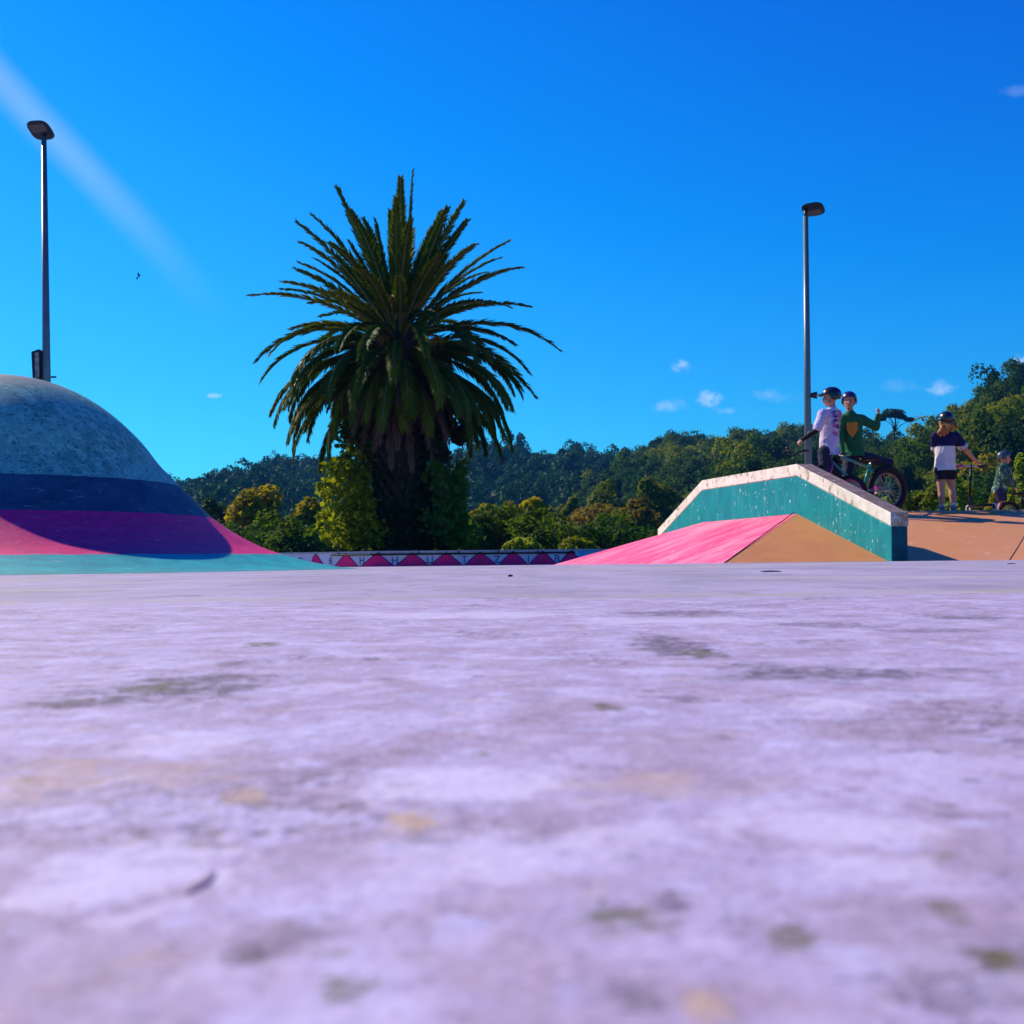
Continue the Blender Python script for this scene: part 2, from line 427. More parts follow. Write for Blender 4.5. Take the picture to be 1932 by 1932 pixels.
def dome_material():
    m = bpy.data.materials.new('banded_mound_paint'); m.use_nodes = True
    t = NT(m.node_tree); b = t.n['Principled BSDF']
    oc = t.new('ShaderNodeTexCoord').outputs['Object']
    s = t.new('ShaderNodeSeparateXYZ'); t.put(s.inputs[0], oc)
    z = t.math('ADD', s.outputs[2], t.math('MULTIPLY', t.math('SUBTRACT', t.noise(oc, 3.5, 4, .6), .5), 0.018))
    z = t.math('ADD', z, t.math('MULTIPLY', t.math('SUBTRACT', t.noise(oc, 40, 3, .6), .5), 0.006))
    # bare blue-grey concrete on top, mottled
    g = t.mix(t.ramp(t.noise(oc, 2.2, 5), 0.35, 0.65), (0.15, 0.42, 0.33, 1), (0.08, 0.29, 0.23, 1))
    g = t.mix(t.ramp(t.noise(oc, 15, 6, 0.72, 0.3), 0.44, 0.62), g, (0.22, 0.54, 0.42, 1))
    g = t.mix(t.math('MULTIPLY', t.ramp(t.noise(t.mapping(oc, (1, 1, .8), (3, 3, 0)), 34, 7, 0.8), 0.53, 0.60), 0.9), g, (0.02, 0.09, 0.10, 1))
    g = t.mix(t.math('MULTIPLY', t.ramp(s.outputs[2], 1.16, 1.27), 0.75), g, (0.27, 0.245, 0.21, 1))  # warm grey crown: the grazing sun is put into the colour
    navy = t.mix(t.ramp(t.noise(oc, 6, 5, .65), 0.35, 0.7), (0.012, 0.055, 0.10, 1), (0.03, 0.095, 0.15, 1))
    navy = t.mix(t.ramp(t.noise(oc, 9, 6, .7), 0.64, 0.70), navy, (0.10, 0.22, 0.30, 1))
    pink = t.mix(t.ramp(t.noise(t.mapping(oc, (1, 1, 4)), 5, 6, .65), 0.35, 0.65), (0.86, 0.012, 0.17, 1), (0.68, 0.008, 0.15, 1))
    pink = t.mix(t.math('MULTIPLY', t.ramp(t.noise(oc, 26, 6, .75), 0.57, 0.68), 0.5), pink, (0.75, 0.18, 0.26, 1))
    teal = t.mix(t.ramp(t.noise(t.mapping(oc, (1, 1, 5)), 6, 6, .65), 0.35, 0.65), (0.0, 0.42, 0.40, 1), (0.004, 0.30, 0.31, 1))
    teal = t.mix(t.math('MULTIPLY', t.ramp(t.noise(t.mapping(oc, (1, 1, 5)), 22, 6, .75), 0.58, 0.68), 0.5), teal, (0.25, 0.50, 0.48, 1))
    c = t.mix(t.ramp(z, 0.103, 0.106), teal, pink)
    c = t.mix(t.ramp(z, 0.363, 0.367), c, navy)
    c = t.mix(t.ramp(z, 0.588, 0.592), c, g)
    # skid lines, trowel arcs and scuffs
    sc_1 = t.ramp(t.noise(t.mapping(oc, (1.2, 1.2, 14), (2, 1, 0), (0.35, 0.2, 0)), 6, 5, .7), .60, .66)
    sc_2 = t.ramp(t.noise(t.mapping(oc, (9, 9, .7), (5, 2, 0)), 4, 5, .7), .61, .68)
    c = t.mix(t.math('MULTIPLY', t.math('MAXIMUM', sc_1, t.math('MULTIPLY', sc_2, .7)), 0.32), c, (0.42, 0.46, 0.50, 1))
    dk = t.ramp(t.noise(t.mapping(oc, (1, 1, 9), (8, 3, 1), (-.3, .1, 0)), 9, 6, .75), .60, .70)
    c = t.mix(t.math('MULTIPLY', dk, 0.45), c, (0.03, 0.05, 0.07, 1))
    # worn foot of the paint towards the floor
    c = t.mix(t.math('MULTIPLY', t.ramp(s.outputs[2], 0.02, 0.0), 0.5), c, (0.06, 0.22, 0.25, 1))
    # one pale drip down the lower bands
    aa = t.math('ABSOLUTE', t.math('SUBTRACT', t.math('ADD', s.outputs[0], t.math('MULTIPLY', t.math('SUBTRACT', t.noise(oc, 8, 3), .5), .05)), 0.20))
    drip = t.math('MULTIPLY', t.math('LESS_THAN', aa, 0.008), t.math('MULTIPLY', t.math('LESS_THAN', s.outputs[1], 0), t.math('LESS_THAN', s.outputs[2], 0.27)))
    drip = t.math('MULTIPLY', drip, t.ramp(t.noise(oc, 30, 3), 0.4, 0.55))
    c = t.mix(t.math('MULTIPLY', drip, 0.6), c, (0.6, 0.55, 0.58, 1))
    t.put(b.inputs['Base Color'], c); b.inputs['Roughness'].default_value = 0.6; b.inputs['Specular IOR Level'].default_value = 0.3
    bp = t.new('ShaderNodeBump'); bp.inputs['Strength'].default_value = 0.3; bp.inputs['Distance'].default_value = 0.006
    t.put(bp.inputs['Height'], t.noise(oc, 40, 6, .65)); t.put(b.inputs['Normal'], bp.outputs[0])
    return m


bm = lathe(catmull(prof, 3), 160)
o = link('bell_mound', from_bm('bell_mound', bm), dome_material(), smooth=True,
         label='rounded bell-shaped concrete mound painted in teal, pink, navy and blue-grey bands', cat='skate mound')
o.location = DOME

# ---------------------------------------------------------------- the funbox: ledge and banks
A = Vector((3.55, 10.3)); D_ = Vector((-0.258, 1.0)).normalized(); Nn = Vector((D_.y, -D_.x))  # Nn points right
def LW(y, off=0.0):
    x = 3.12 - 0.258 * (y - 12)
    return Vector((x, y)) + Nn * off
Hf, He, CAP, TH = 1.065, 0.455, 0.13, 0.18
ysl = [10.3, 12.0, 14.4, 15.9]; zt = [He, Hf, Hf, 0.47]
MTEAL = paintmat('teal_ledge_paint', (0.0, 0.27, 0.27), (0.0, 0.21, 0.23), (0.55, 0.72, 0.66), 0.665, 5.0, 0.5, (1, 1, .5), 22, streak=(1, 5, .5))
MCAP = paintmat('cream_coping', (0.86, 0.82, 0.68), (0.70, 0.64, 0.50), (0.36, 0.29, 0.22), 0.60, 6.0, 0.6, (1, 1, 1), 12)
MEND = paintmat('painted_shade_ledge_end', (0.0, 0.05, 0.075), (0.0, 0.075, 0.10), (0.2, 0.3, 0.33), 0.66, 5.0)  # teal end face, its shade put into the colour as darker paint
MENDC = paintmat('rusty_coping_end', (0.50, 0.42, 0.30), (0.34, 0.20, 0.10), (0.62, 0.60, 0.62), 0.55, 14.0)
MTOP = paintmat('worn_ledge_top', (0.20, 0.14, 0.12), (0.30, 0.22, 0.20), (0.45, 0.38, 0.34), 0.62, 7.0, 0.7)
ledge = empty('grind_ledge', (0, 0, 0), label='teal concrete ledge with thick cream coping, rising and falling over the ramp', cat='skate ledge')


def strip_solid(name, bot, top, o0, o1, mats, parent, topmat=0):
    v = []; f = []; mi = []
    for k, y in enumerate(ysl):
        a = LW(y, o0); b_ = LW(y, o1)
        v += [(a.x, a.y, bot[k]), (b_.x, b_.y, bot[k]), (b_.x, b_.y, top[k]), (a.x, a.y, top[k])]
    n = len(ysl)
    for k in range(n - 1):
        p, q = 4 * k, 4 * (k + 1)
        for s_ in range(4):
            f.append((p + s_, p + (s_ + 1) % 4, q + (s_ + 1) % 4, q + s_)); mi.append(topmat if s_ == 2 else 0)
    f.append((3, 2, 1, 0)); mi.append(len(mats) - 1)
    f.append(tuple(4 * (n - 1) + s_ for s_ in range(4))); mi.append(0)
    me = mesh(name, v, f)
    for m_ in mats: me.materials.append(m_)
    for p_, i_ in zip(me.polygons, mi): p_.material_index = i_
    o_ = link(name, me, None, parent)
    bv = o_.modifiers.new('bevel', 'BEVEL'); bv.width = 0.008; bv.segments = 2; bv.limit_method = 'ANGLE'; bv.angle_limit = R(40)
    return o_


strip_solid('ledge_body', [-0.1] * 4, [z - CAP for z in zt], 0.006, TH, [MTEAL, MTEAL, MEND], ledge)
strip_solid('coping', [z - CAP + 0.001 for z in zt], zt, 0.0, TH + 0.012, [MCAP, MTOP, MENDC], ledge, 1)
# steel end plate of the coping
ME_ = mat('rusty_steel', (0.30, 0.26, 0.24), 0.5, 0.6, col2=(0.16, 0.08, 0.04), scale=30)

MPINK = paintmat('pink_bank_paint', (0.90, 0.065, 0.19), (0.95, 0.26, 0.38), (0.95, 0.40, 0.48), 0.66, 1.1, 0.5, (1, 2.5, 1), 9)
MOR = paintmat('orange_bank_paint', (0.64, 0.27, 0.085), (0.56, 0.23, 0.08), (0.70, 0.40, 0.20), 0.68, 2.0, 0.55)
C3 = Vector((*LW(12.05, 0.0), 0.535)); E3 = Vector((*LW(14.35, 0.0), 0.53)); G3 = Vector((2.02, 10.45, gz(10.45))); T3 = Vector((0.60, 16.0, -0.032))
F3 = Vector((*LW(10.35, 0.0), 0.0)); X3 = Vector((*LW(15.9, 0.0), -0.031))
off = Vector((Nn.x, Nn.y, 0)) * 0.05
lo = Vector((0, 0, -0.12))


def bank(name, top, m, **kw):
    """a closed wedge of concrete under a painted top polygon"""
    n = len(top); v = list(top) + [Vector((p.x, p.y, min(p.z, 0) - 0.12)) for p in top]
    f = [tuple(range(n)), tuple(range(2 * n - 1, n - 1, -1))] + [(k, k + n, (k + 1) % n + n, (k + 1) % n) for k in range(n)]
    me = mesh(name, v, f)
    bm_ = bmesh.new(); bm_.from_mesh(me); bmesh.ops.recalc_face_normals(bm_, faces=bm_.faces); bm_.to_mesh(me); bm_.free()
    return link(name, me, m, **kw)


fb = empty('funbox_bank', (0, 0, 0), label='low bank beside the teal ledge with a pink side and an orange end', cat='skate ramp')
bank('pink_side', [C3 + off, G3, T3, E3 + off], MPINK, parent=fb, label='bright pink painted slope')
bank('orange_end', [C3 + off, F3 + off, G3], MOR, parent=fb, label='orange painted slope')
bank('rear_end', [E3 + off, T3, X3 + off], MOR, parent=fb)
# dark joint along the hip
hip = tube([G3 + Vector((0, 0, .001)), C3 + Vector((-.004, -.004, .003))], 0.006, 6)
link('hip_joint', from_bm('hip_joint', hip), mat('dark_joint', (0.05, 0.03, 0.03), 0.9), fb)

# the big orange bank and deck on the right
DZ = 0.617
p1 = Vector((4.76, 10.5)); crease = lambda y: 4.76 + 0.55 * (y - 10.5)
dk = empty('orange_bank', (0, 0, 0), label='wide orange concrete bank with a flat deck on top, right of the ledge', cat='skate ramp')
nseg = 8
def bankz(t): return gz(10.5) + (DZ - gz(10.5)) * (t * 0.88 + 0.12 * t * t)
v = []; f = []
for i in range(nseg + 1):
    t = i / nseg; y = 10.5 + 3.9 * t
    xl = LW(min(y, 12 + (y - 12)), TH - 0.02).x if y < 20 else 0
    v += [(xl, y, bankz(t)), (crease(y), y, bankz(t))]
for i in range(nseg): f.append((2 * i, 2 * i + 1, 2 * i + 3, 2 * i + 2))
base = len(v)
me = mesh('bank_face', v, f); MOR2 = paintmat('worn_orange_paint', (0.60, 0.265, 0.08), (0.64, 0.29, 0.12), (0.70, 0.42, 0.24), 0.64, 1.6, 0.55, (1, 1, 1), 6)
b1 = link('bank_face', me, MOR2, dk)
v = []; f = []
for i in range(nseg + 1):
    t = i / nseg; y = 10.5 + 3.9 * t
    v += [(crease(y) + 0.004, y, bankz(t)), (crease(y) + 7, y - 2.0 + (1.2 * t), bankz(t) - 0.0)]
for i in range(nseg): f.append((2 * i, 2 * i + 1, 2 * i + 3, 2 * i + 2))
link('bank_face', mesh('bank_face', v, f), MOR2, dk)
cr = tube([(crease(10.5 + 3.9 * t / 8), 10.5 + 3.9 * t / 8, bankz(t / 8) + .0) for t in range(9)], 0.005, 6)
link('crease_joint', from_bm('crease_joint', cr), bpy.data.materials['dark_joint'], dk)
ex = crease(14.4)
deckv = [(LW(14.4, TH).x, 14.4, DZ), (ex, 14.4, DZ), (ex + 7, 13.6, DZ), (ex + 7, 22, DZ), (4.6, 22, DZ), (3.3, 16.2, DZ)]
nd = len(deckv)
dv = deckv + [(x, y, -0.35) for x, y, z in deckv]
df = [tuple(range(nd))] + [(k, k + nd, (k + 1) % nd + nd, (k + 1) % nd) for k in range(1, nd)]
link('deck', mesh('deck', dv, df), MOR2, dk)
lip = tube([(LW(14.4, TH).x, 14.395, DZ - .004), (ex, 14.395, DZ - .004), (ex + 7, 13.6, DZ - .004)], 0.022, 8)
link('deck_lip', from_bm('deck_lip', lip), mat('lip_concrete', (0.45, 0.30, 0.18), 0.6), dk)

# ---------------------------------------------------------------- low wall with painted triangles
wall = empty('low_wall', (0, 0, 0), label='low curved wall with magenta arches outlined in navy and letters between them', cat='wall')
MWG = paintmat('pale_blue_wall', (0.62, 0.62, 0.68), (0.50, 0.52, 0.62), (0.4, 0.42, 0.5), 0.66, 1.5)
MWB = paintmat('sky_blue_wall', (0.14, 0.42, 0.62), (0.10, 0.34, 0.55), (0.3, 0.45, 0.6), 0.66, 1.5)
MMAG = paintmat('magenta_wall_paint', (0.85, 0.010, 0.16), (0.70, 0.010, 0.14), (0.6, 0.1, 0.25), 0.7, 2)
MNAVY = mat('navy_outline', (0.015, 0.02, 0.10), 0.7)
MCAPW = mat('wall_top_concrete', (0.45, 0.43, 0.45), 0.8, bump=0.2)
MRAIL = mat('black_steel', (0.012, 0.014, 0.02), 0.45, 0.5)
WN = [(300, 31.0), (590, 29.2), (700, 28.0), (1090, 28.0), (1330, 31.0), (1700, 35.0)]  # (bearing px, distance)
wp = [Vector((un(px, 1056)[0] * Y, Y)) for px, Y in WN]
ZB = -0.22; ZT = 0.262


def wpt(px):
    """a point on the wall's face at a bearing, with the face's direction"""
    u = (px - CX) / FPX
    for a, b_ in zip(wp[:-1], wp[1:]):
        # intersect x = u*y with segment
        d = b_ - a; den = d.x - u * d.y
        s = (u * a.y - a.x) / den
        if -1e-6 <= s <= 1 + 1e-6: return a + d * s, d.normalized()
    return wp[-1], (wp[-1] - wp[-2]).normalized()


for i in range(len(wp) - 1):
    a, b_ = wp[i], wp[i + 1]
    d = (b_ - a).normalized(); nrm = Vector((-d.y, d.x))
    bm = bmesh.new()
    vv = [bm.verts.new((*(p + nrm * o_), z)) for z in (ZB, ZT) for p, o_ in ((a, 0), (b_, 0), (b_, .3), (a, .3))]
    for q in ((0, 1, 2, 3), (7, 6, 5, 4), (0, 4, 5, 1), (1, 5, 6, 2), (2, 6, 7, 3), (3, 7, 4, 0)): bm.faces.new([vv[k] for k in q])
    bmesh.ops.recalc_face_normals(bm, faces=bm.faces)
    link('wall_section', from_bm('wall_section', bm), MWB if i >= 3 else MWG, wall)
    bm = bmesh.new(); c = (a + b_) / 2 + nrm * 0.14
    box(bm, (c.x, c.y, ZT + 0.022), ((b_ - a).length + .02, 0.36, 0.04), Matrix.Rotation(math.atan2(d.y, d.x), 3, 'Z'))
    link('wall_cap', from_bm('wall_cap', bm), MCAPW, wall)
fr = [(p.x * 1.0, p.y + .28) for p in wp]
fr = [(fr[0][0] - 30, fr[0][1] + 6)] + fr + [(fr[-1][0] + 30, fr[-1][1] + 4)]
v = []; f = []
for x, y in fr:
    v += [(x, y, -.4), (x, y, .16), (x * 1.3, y + 18, .16), (x * 1.5, y + 28, -.33)]
for i in range(len(fr) - 1):
    for k in range(3): f.append((4 * i + k, 4 * i + 4 + k, 4 * i + 5 + k, 4 * i + 1 + k))
link('planting_bed', mesh('planting_bed', v, f), MGR, kind='structure', label='raised bed of dark soil and weeds behind the low wall')
# steel grind rail along the middle
ra, rb = wpt(625)[0], wpt(1085)[0]
bm = tube([(ra.x, ra.y - .05, ZT - .045), (wp[2].x, wp[2].y - .05, ZT - .045), (rb.x, rb.y - .05, ZT - .045)], 0.022, 8)
link('steel_rail', from_bm('steel_rail', bm), MRAIL, wall)
for px in (640, 716, 790, 866, 940, 1015, 1080):
    p, d = wpt(px); bm = bmesh.new(); box(bm, (p.x, p.y - .03, ZT - .01), (.03, .05, .07)); link('rail_bracket', from_bm('rail_bracket', bm), MRAIL, wall)
arches = [(540, 20, .8), (596, 24, 1), (653, 33, .9), (712, 34, .88), (778, 35, .88), (842, 34, .88), (906, 33, .9), (968, 30, 1), (1024, 28, 1), (1077, 26, 1), (1135, 26, 1), (1190, 26, 1)]
for px, hw, hh in arches:
    p, d = wpt(px); hwm = hw / FPX * p.y * (1.0); H = (ZT - 0.012 - (-0.13)) * min(1, hh * 1.08)
    for nm, m_, gx, gh, off_ in (('arch_outline', MNAVY, 0.035, 0.03, 0.004), ('arch', MMAG, 0, 0, 0.008)):
        pts = []
        for k in range(-8, 9):
            t = k / 8
            zz = (1 - abs(t) ** 1.15)
            pts.append((t * (hwm + gx), -0.13 + (H + gh) * zz))
        pts = [(-(hwm + gx), ZB)] + pts + [(hwm + gx, ZB)]
        nrm = Vector((d.y, -d.x))
        v_ = [(p.x + d.x * s + nrm.x * off_, p.y + d.y * s + nrm.y * off_, z) for s, z in pts]
        v_ += [(x - nrm.x * off_ * .9, y - nrm.y * off_ * .9, z) for x, y, z in v_]
        n = len(pts)
        f_ = [tuple(range(n))] + [(k, (k + 1) % n, (k + 1) % n + n, k + n) for k in range(n)]
        link(nm, mesh(nm, v_, f_), m_, wall)
MLET = mat('dark_blue_letter_paint', (0.03, 0.06, 0.22), 0.7)
for px, ch in ((567, 'E'), (624, 'fi'), (683, 'H'), (745, 'H'), (811, 'U'), (876, 'T'), (938, 'Z'), (997, 'I'), (1051, 'B')):
    p, d = wpt(px)
    cu = bpy.data.curves.new('letter', 'FONT'); cu.body = ch; cu.size = 0.26; cu.extrude = 0.003; cu.align_x = 'CENTER'
    o = bpy.data.objects.new('letter', cu); COL.objects.link(o); o.parent = wall
    cu.materials.append(MLET)
    nrm = Vector((d.y, -d.x))
    o.location = (p.x + nrm.x * .006, p.y + nrm.y * .006, -0.02)
    o.rotation_euler = (R(90), 0, math.atan2(d.y, d.x))

# ---------------------------------------------------------------- floodlight poles
MPOLE = mat('galvanised_steel', (0.10, 0.16, 0.18), 0.38, 0.2, var=0.1, scale=2, spec=0.5)
MDARK = mat('dark_lamp_housing', (0.02, 0.03, 0.04), 0.4, 0.2)
MLENS = mat('lamp_glass', (0.07, 0.065, 0.07), 0.15, 0.0, var=0.05)


def light_pole(label, px_base, py_base, px_top, py_top, Y, rb, rt, head):
    top = P(px_top, py_top, Y); x0 = top.x
    base = Vector((x0, Y, -0.3))
    root = empty('floodlight_pole', base, label=label, cat='light pole', group='tall floodlight poles round the skatepark')
    L = top.z - base.z
    link('pole', from_bm('pole', tube([(0, 0, 0), (0, 0, L * .5), (0, 0, L)], [rb * 1.15, (rb * 1.15 + rt) / 2, rt], 20)), MPOLE, root, True)
    link('collar', from_bm('collar', tube([(0, 0, L - .02), (0, 0, L + .02), (0, 0, L + .16)], [rt * .7, rt * .75, rt * .85], 16)), MDARK, root, True)
    link('base_plate', from_bm('base_plate', tube([(0, 0, 0), (0, 0, .04)], .24, 8)), MPOLE, root)
    # lamp head: flat rounded shell tilted down towards the park
    w_, l_, t_, yaw, pitch, offx = head
    bm = bmesh.new()
    n = 28
    rings = []
    for zz, sc in ((-t_ / 2, .86), (-t_ / 3, .97), (0, 1.0), (t_ / 4, .93), (t_ / 2, .55)):
        ring = []
        for k in range(n):
            a = 2 * math.pi * k / n
            ca, sa = math.cos(a), math.sin(a)
            e = 0.62
            xx = math.copysign(abs(ca) ** e, ca) * w_ / 2 * sc; yy = math.copysign(abs(sa) ** e, sa) * l_ / 2 * sc
            ring.append(bm.verts.new((xx, yy, zz)))
        rings.append(ring)
    for i in range(len(rings) - 1):
        for k in range(n): bm.faces.new((rings[i][k], rings[i][(k + 1) % n], rings[i + 1][(k + 1) % n], rings[i + 1][k]))
    bm.faces.new(rings[0][::-1]); bm.faces.new(rings[-1])
    Mx = Matrix.Translation((offx, -0.02, L + .13 + t_ * .4)) @ Matrix.Rotation(R(yaw), 4, 'Z') @ Matrix.Rotation(R(pitch), 4, 'X')
    bmesh.ops.transform(bm, matrix=Mx, verts=bm.verts)
    h = link('lamp_head', from_bm('lamp_head', bm), MDARK, root)
    bm = bmesh.new(); box(bm, (0, -l_ * .16, -t_ / 2 - .004), (w_ * .7, l_ * .42, .014)); bmesh.ops.transform(bm, matrix=Mx, verts=bm.verts)
    link('lamp_glass', from_bm('lamp_glass', bm), MLENS, h)
    return root, L


# left pole, 20 m away behind the mound; right pole 25 m away behind the riders
poleL, LL = light_pole('tall floodlight pole behind the bell-shaped mound, small box on its side', 95, 710, 83, 262, 20, .082, .045, (.44, .42, .055, -10, -30, -.05))
poleR, LR = light_pole('tall floodlight pole behind the two riders on the ramp', 1524, 830, 1520, 408, 25, .085, .055, (.50, .46, .06, 150, 22, .17))
q = P(73, 689, 20)
bm = bmesh.new(); vb = box(bm, (q.x - poleL.location.x - .01, 0, q.z - poleL.location.z), (.13, .20, .56))
for v_ in bm.verts:
    if v_.co.z > q.z - poleL.location.z and v_.co.x < q.x - poleL.location.x: v_.co.z -= .05; v_.co.x -= .02
bmesh.ops.bevel(bm, geom=bm.edges[:], offset=.012, segments=2, affect='EDGES')
bxo = link('control_box', from_bm('control_box', bm), MDARK, poleL)
bm = bmesh.new(); box(bm, (q.x - poleL.location.x + .015, -.104, q.z - poleL.location.z - .02), (.07, .012, .46))
link('box_door', from_bm('box_door', bm), mat('weathered_grey_door', (.30, .30, .30), .6, scale=14, var=.25), bxo)
bm = bmesh.new(); qq = P(108, 771 * .92 + 2, 20); box(bm, (.13, 0, qq.z - poleL.location.z), (.09, .03, .03)); link('bracket', from_bm('bracket', bm), MDARK, poleL)
q = P(1533, 746, 25)
bm = tube([(.07, -.02, q.z - poleR.location.z), (.2, -.03, q.z - poleR.location.z)], [.05, .085], 12)
link('camera_box', from_bm('camera_box', bm), MDARK, poleR)

# ---------------------------------------------------------------- foliage helpers
def leaf_faces(centers, normals_, sizes, aspect=1.0, seed=0, bend=0.25):
    """many separate leaf faces (a bent pair of triangles each) as one mesh"""
    rng = np.random.default_rng(seed); n = len(centers)
    nn = normals_ / (np.linalg.norm(normals_, axis=1, keepdims=True) + 1e-9)
    r = rng.normal(size=(n, 3)); t1 = np.cross(nn, r); t1 /= (np.linalg.norm(t1, axis=1, keepdims=True) + 1e-9); t2 = np.cross(nn, t1)
    s = sizes[:, None]
    a = centers - t1 * s * aspect * .5; c = centers + t1 * s * aspect * .5
    b_ = centers + t2 * s * .5 + nn * s * bend * .5; d = centers - t2 * s * .5 + nn * s * bend * .5
    v = np.stack([a, b_, c, d], 1).reshape(-1, 3)
    me = bpy.data.meshes.new('leaves')
    me.vertices.add(len(v)); me.vertices.foreach_set('co', v.astype(np.float32).ravel())
    idx = np.arange(n)[:, None] * 4
    tri = np.concatenate([idx + [0, 1, 2], idx + [0, 2, 3]], 1).reshape(-1)
    me.loops.add(len(tri)); me.loops.foreach_set('vertex_index', tri.astype(np.int32))
    me.polygons.add(2 * n); me.polygons.foreach_set('loop_start', (np.arange(2 * n) * 3).astype(np.int32))
    me.update(calc_edges=True); me.validate()
    return me


def crown(seed, lumps, leaves, rx, rz, leaf, flat=0.55, zc=0.0, spread=1.0, hollow=.72):
    """leaf faces on the shells of many lumps spread through an ellipsoid crown"""
    rng = np.random.default_rng(seed)
    L = rng.normal(size=(lumps, 3)); L /= np.linalg.norm(L, axis=1, keepdims=True); L *= (rng.random((lumps, 1)) ** .4) * hollow
    L[:, 2] = np.where(L[:, 2] < -.3, L[:, 2] * .6, L[:, 2])
    lr = .24 + rng.random(lumps) * .22
    k = rng.integers(0, lumps, leaves)
    d = rng.normal(size=(leaves, 3)); d /= np.linalg.norm(d, axis=1, keepdims=True); d[:, 2] = np.where(d[:, 2] < -.35, -d[:, 2], d[:, 2])
    pos = L[k] + d * lr[k][:, None] * (.75 + .35 * rng.random((leaves, 1)))
    nrm = d + rng.normal(size=(leaves, 3)) * .45
    pos = pos * np.array([rx, rx * (.9 + .2 * rng.random()), rz]); pos[:, 2] += zc
    return leaf_faces(pos, nrm, leaf * (.6 + .8 * rng.random(leaves)), 1.25, seed)


def limbs(seed, h, r, top_spread, n=6, bend=.15):
    rng = random.Random(seed); bm = bmesh.new()
    tube([(0, 0, -.6), (bend * h * .2, 0, h * .3), (bend * h * .4, bend * h * .1, h * .62)], [r * 1.3, r, r * .7], 9, bm=bm)
    for k in range(n):
        a = 2 * math.pi * (k + rng.random() * .6) / n; z0 = h * (.42 + .2 * rng.random())
        s = top_spread * (.5 + .5 * rng.random())
        tube([(bend * h * .3, 0, z0), (math.cos(a) * s * .5, math.sin(a) * s * .5, z0 + h * .2), (math.cos(a) * s, math.sin(a) * s, h * (.85 + .25 * rng.random()))], [r * .5, r * .33, r * .1], 6, bm=bm)
    return from_bm('limbs', bm)


MBARK = mat('brown_bark', (0.09, 0.06, 0.045), 0.9, scale=12, bump=.6, bscale=20)
LF_FAR = leafmat('far_forest_leaves', [(0.006, 0.035, 0.022), (0.010, 0.055, 0.030), (0.016, 0.065, 0.022), (0.010, 0.052, 0.030), (0.03, 0.08, 0.02)], .25)
LF_MID = leafmat('hill_forest_leaves', [(0.007, 0.032, 0.014), (0.014, 0.050, 0.016), (0.024, 0.070, 0.012), (0.06, 0.11, 0.008), (0.16, 0.18, 0.008), (0.28, 0.26, 0.010)], .42)
LF_DARK = leafmat('dark_leaves', [(0.02, 0.05, 0.015), (0.04, 0.075, 0.02)], .3)
LF_OLIVE = leafmat('olive_leaves', [(0.09, 0.13, 0.010), (0.17, 0.18, 0.012)], .4)
LF_GOLD = leafmat('golden_leaves', [(0.18, 0.17, 0.008), (0.32, 0.24, 0.010)], .45)
LF_BROWN = leafmat('bronze_leaves', [(0.13, 0.10, 0.02), (0.23, 0.16, 0.035)], .35)
LF_LIME = leafmat('lime_leaves', [(0.13, 0.20, 0.012), (0.28, 0.32, 0.03)], .45)

# ---------------------------------------------------------------- hills and their forest
def interp(tbl, x):
    if x <= tbl[0][0]: return tbl[0][1]
    for (a, ya), (b_, yb) in zip(tbl[:-1], tbl[1:]):
        if x <= b_: return ya + (yb - ya) * (x - a) / (b_ - a)
    return tbl[-1][1]


HILLS = {
    'far': dict(D=600, F=230, back=250, drop=46, tbl=[(-2500, 985), (-900, 950), (-200, 930), (200, 915), (330, 905), (400, 893), (480, 880), (520, 869), (610, 868), (700, 862), (800, 856), (860, 848),
                                          (900, 838), (985, 836), (1015, 850), (1050, 853), (1080, 843), (1200, 848), (1400, 856), (1700, 860), (2400, 870)]),
    'mid': dict(D=380, F=150, back=150, drop=60, tbl=[(880, 1075), (960, 1020), (1060, 950), (1130, 895), (1190, 850), (1235, 818), (1265, 809), (1330, 811), (1400, 806), (1480, 790), (1500, 793), (1560, 803),
                                           (1640, 820), (1660, 818), (1700, 820), (1800, 850), (2100, 900), (2600, 930)]),
    'right': dict(D=230, F=75, back=120, drop=66, tbl=[(1230, 1075), (1300, 1000), (1345, 900), (1390, 850), (1430, 832), (1470, 846), (1520, 870), (1580, 872), (1620, 852), (1650, 838), (1700, 828), (1740, 806), (1790, 790), (1812, 768), (1850, 748),
                                             (1864, 722), (1900, 698), (1935, 684), (2100, 610), (2600, 560), (3300, 600)]),
}
MSOIL = mat('forest_floor', (0.02, 0.035, 0.014), 1.0, scale=.05)


def hill_z(h, px, t, D, F):
    """height of the slope at bearing px, t = 0 foot .. 1 ridge .. beyond"""
    ridge = interp(h['tbl'], px) + h['drop']
    u, v = un(px, ridge)
    zr = max(EYE + v * D, -0.4)
    if t <= 1:
        s = t * t * (3 - 2 * t) * .5 + t * .5
        wob = mnoise.noise(Vector((px * .006, t * 3.1, D * .01))) * zr * .10 * math.sin(math.pi * min(1, t))
        return -0.32 + (zr + .32) * s + wob
    return -0.32 + (zr + .32) * max(0, 1 - (t - 1) * .8)


cores = {}
proto_col = bpy.data.collections.new('forest_tree_kinds')


def protos(name, m, leaf, leaves=420):
    c = bpy.data.collections.new(name)
    for k in range(5):
        rng = random.Random(k * 7 + 1)
        me = crown(100 + k, 9 + 2 * k, leaves, 1.0, [1.15, .9, 1.45, .8, 1.05][k], leaf, zc=[.75, .6, 1.0, .65, .7][k])
        me.materials.append(m)
        o_ = bpy.data.objects.new('tree_kind', me); c.objects.link(o_)
    return c


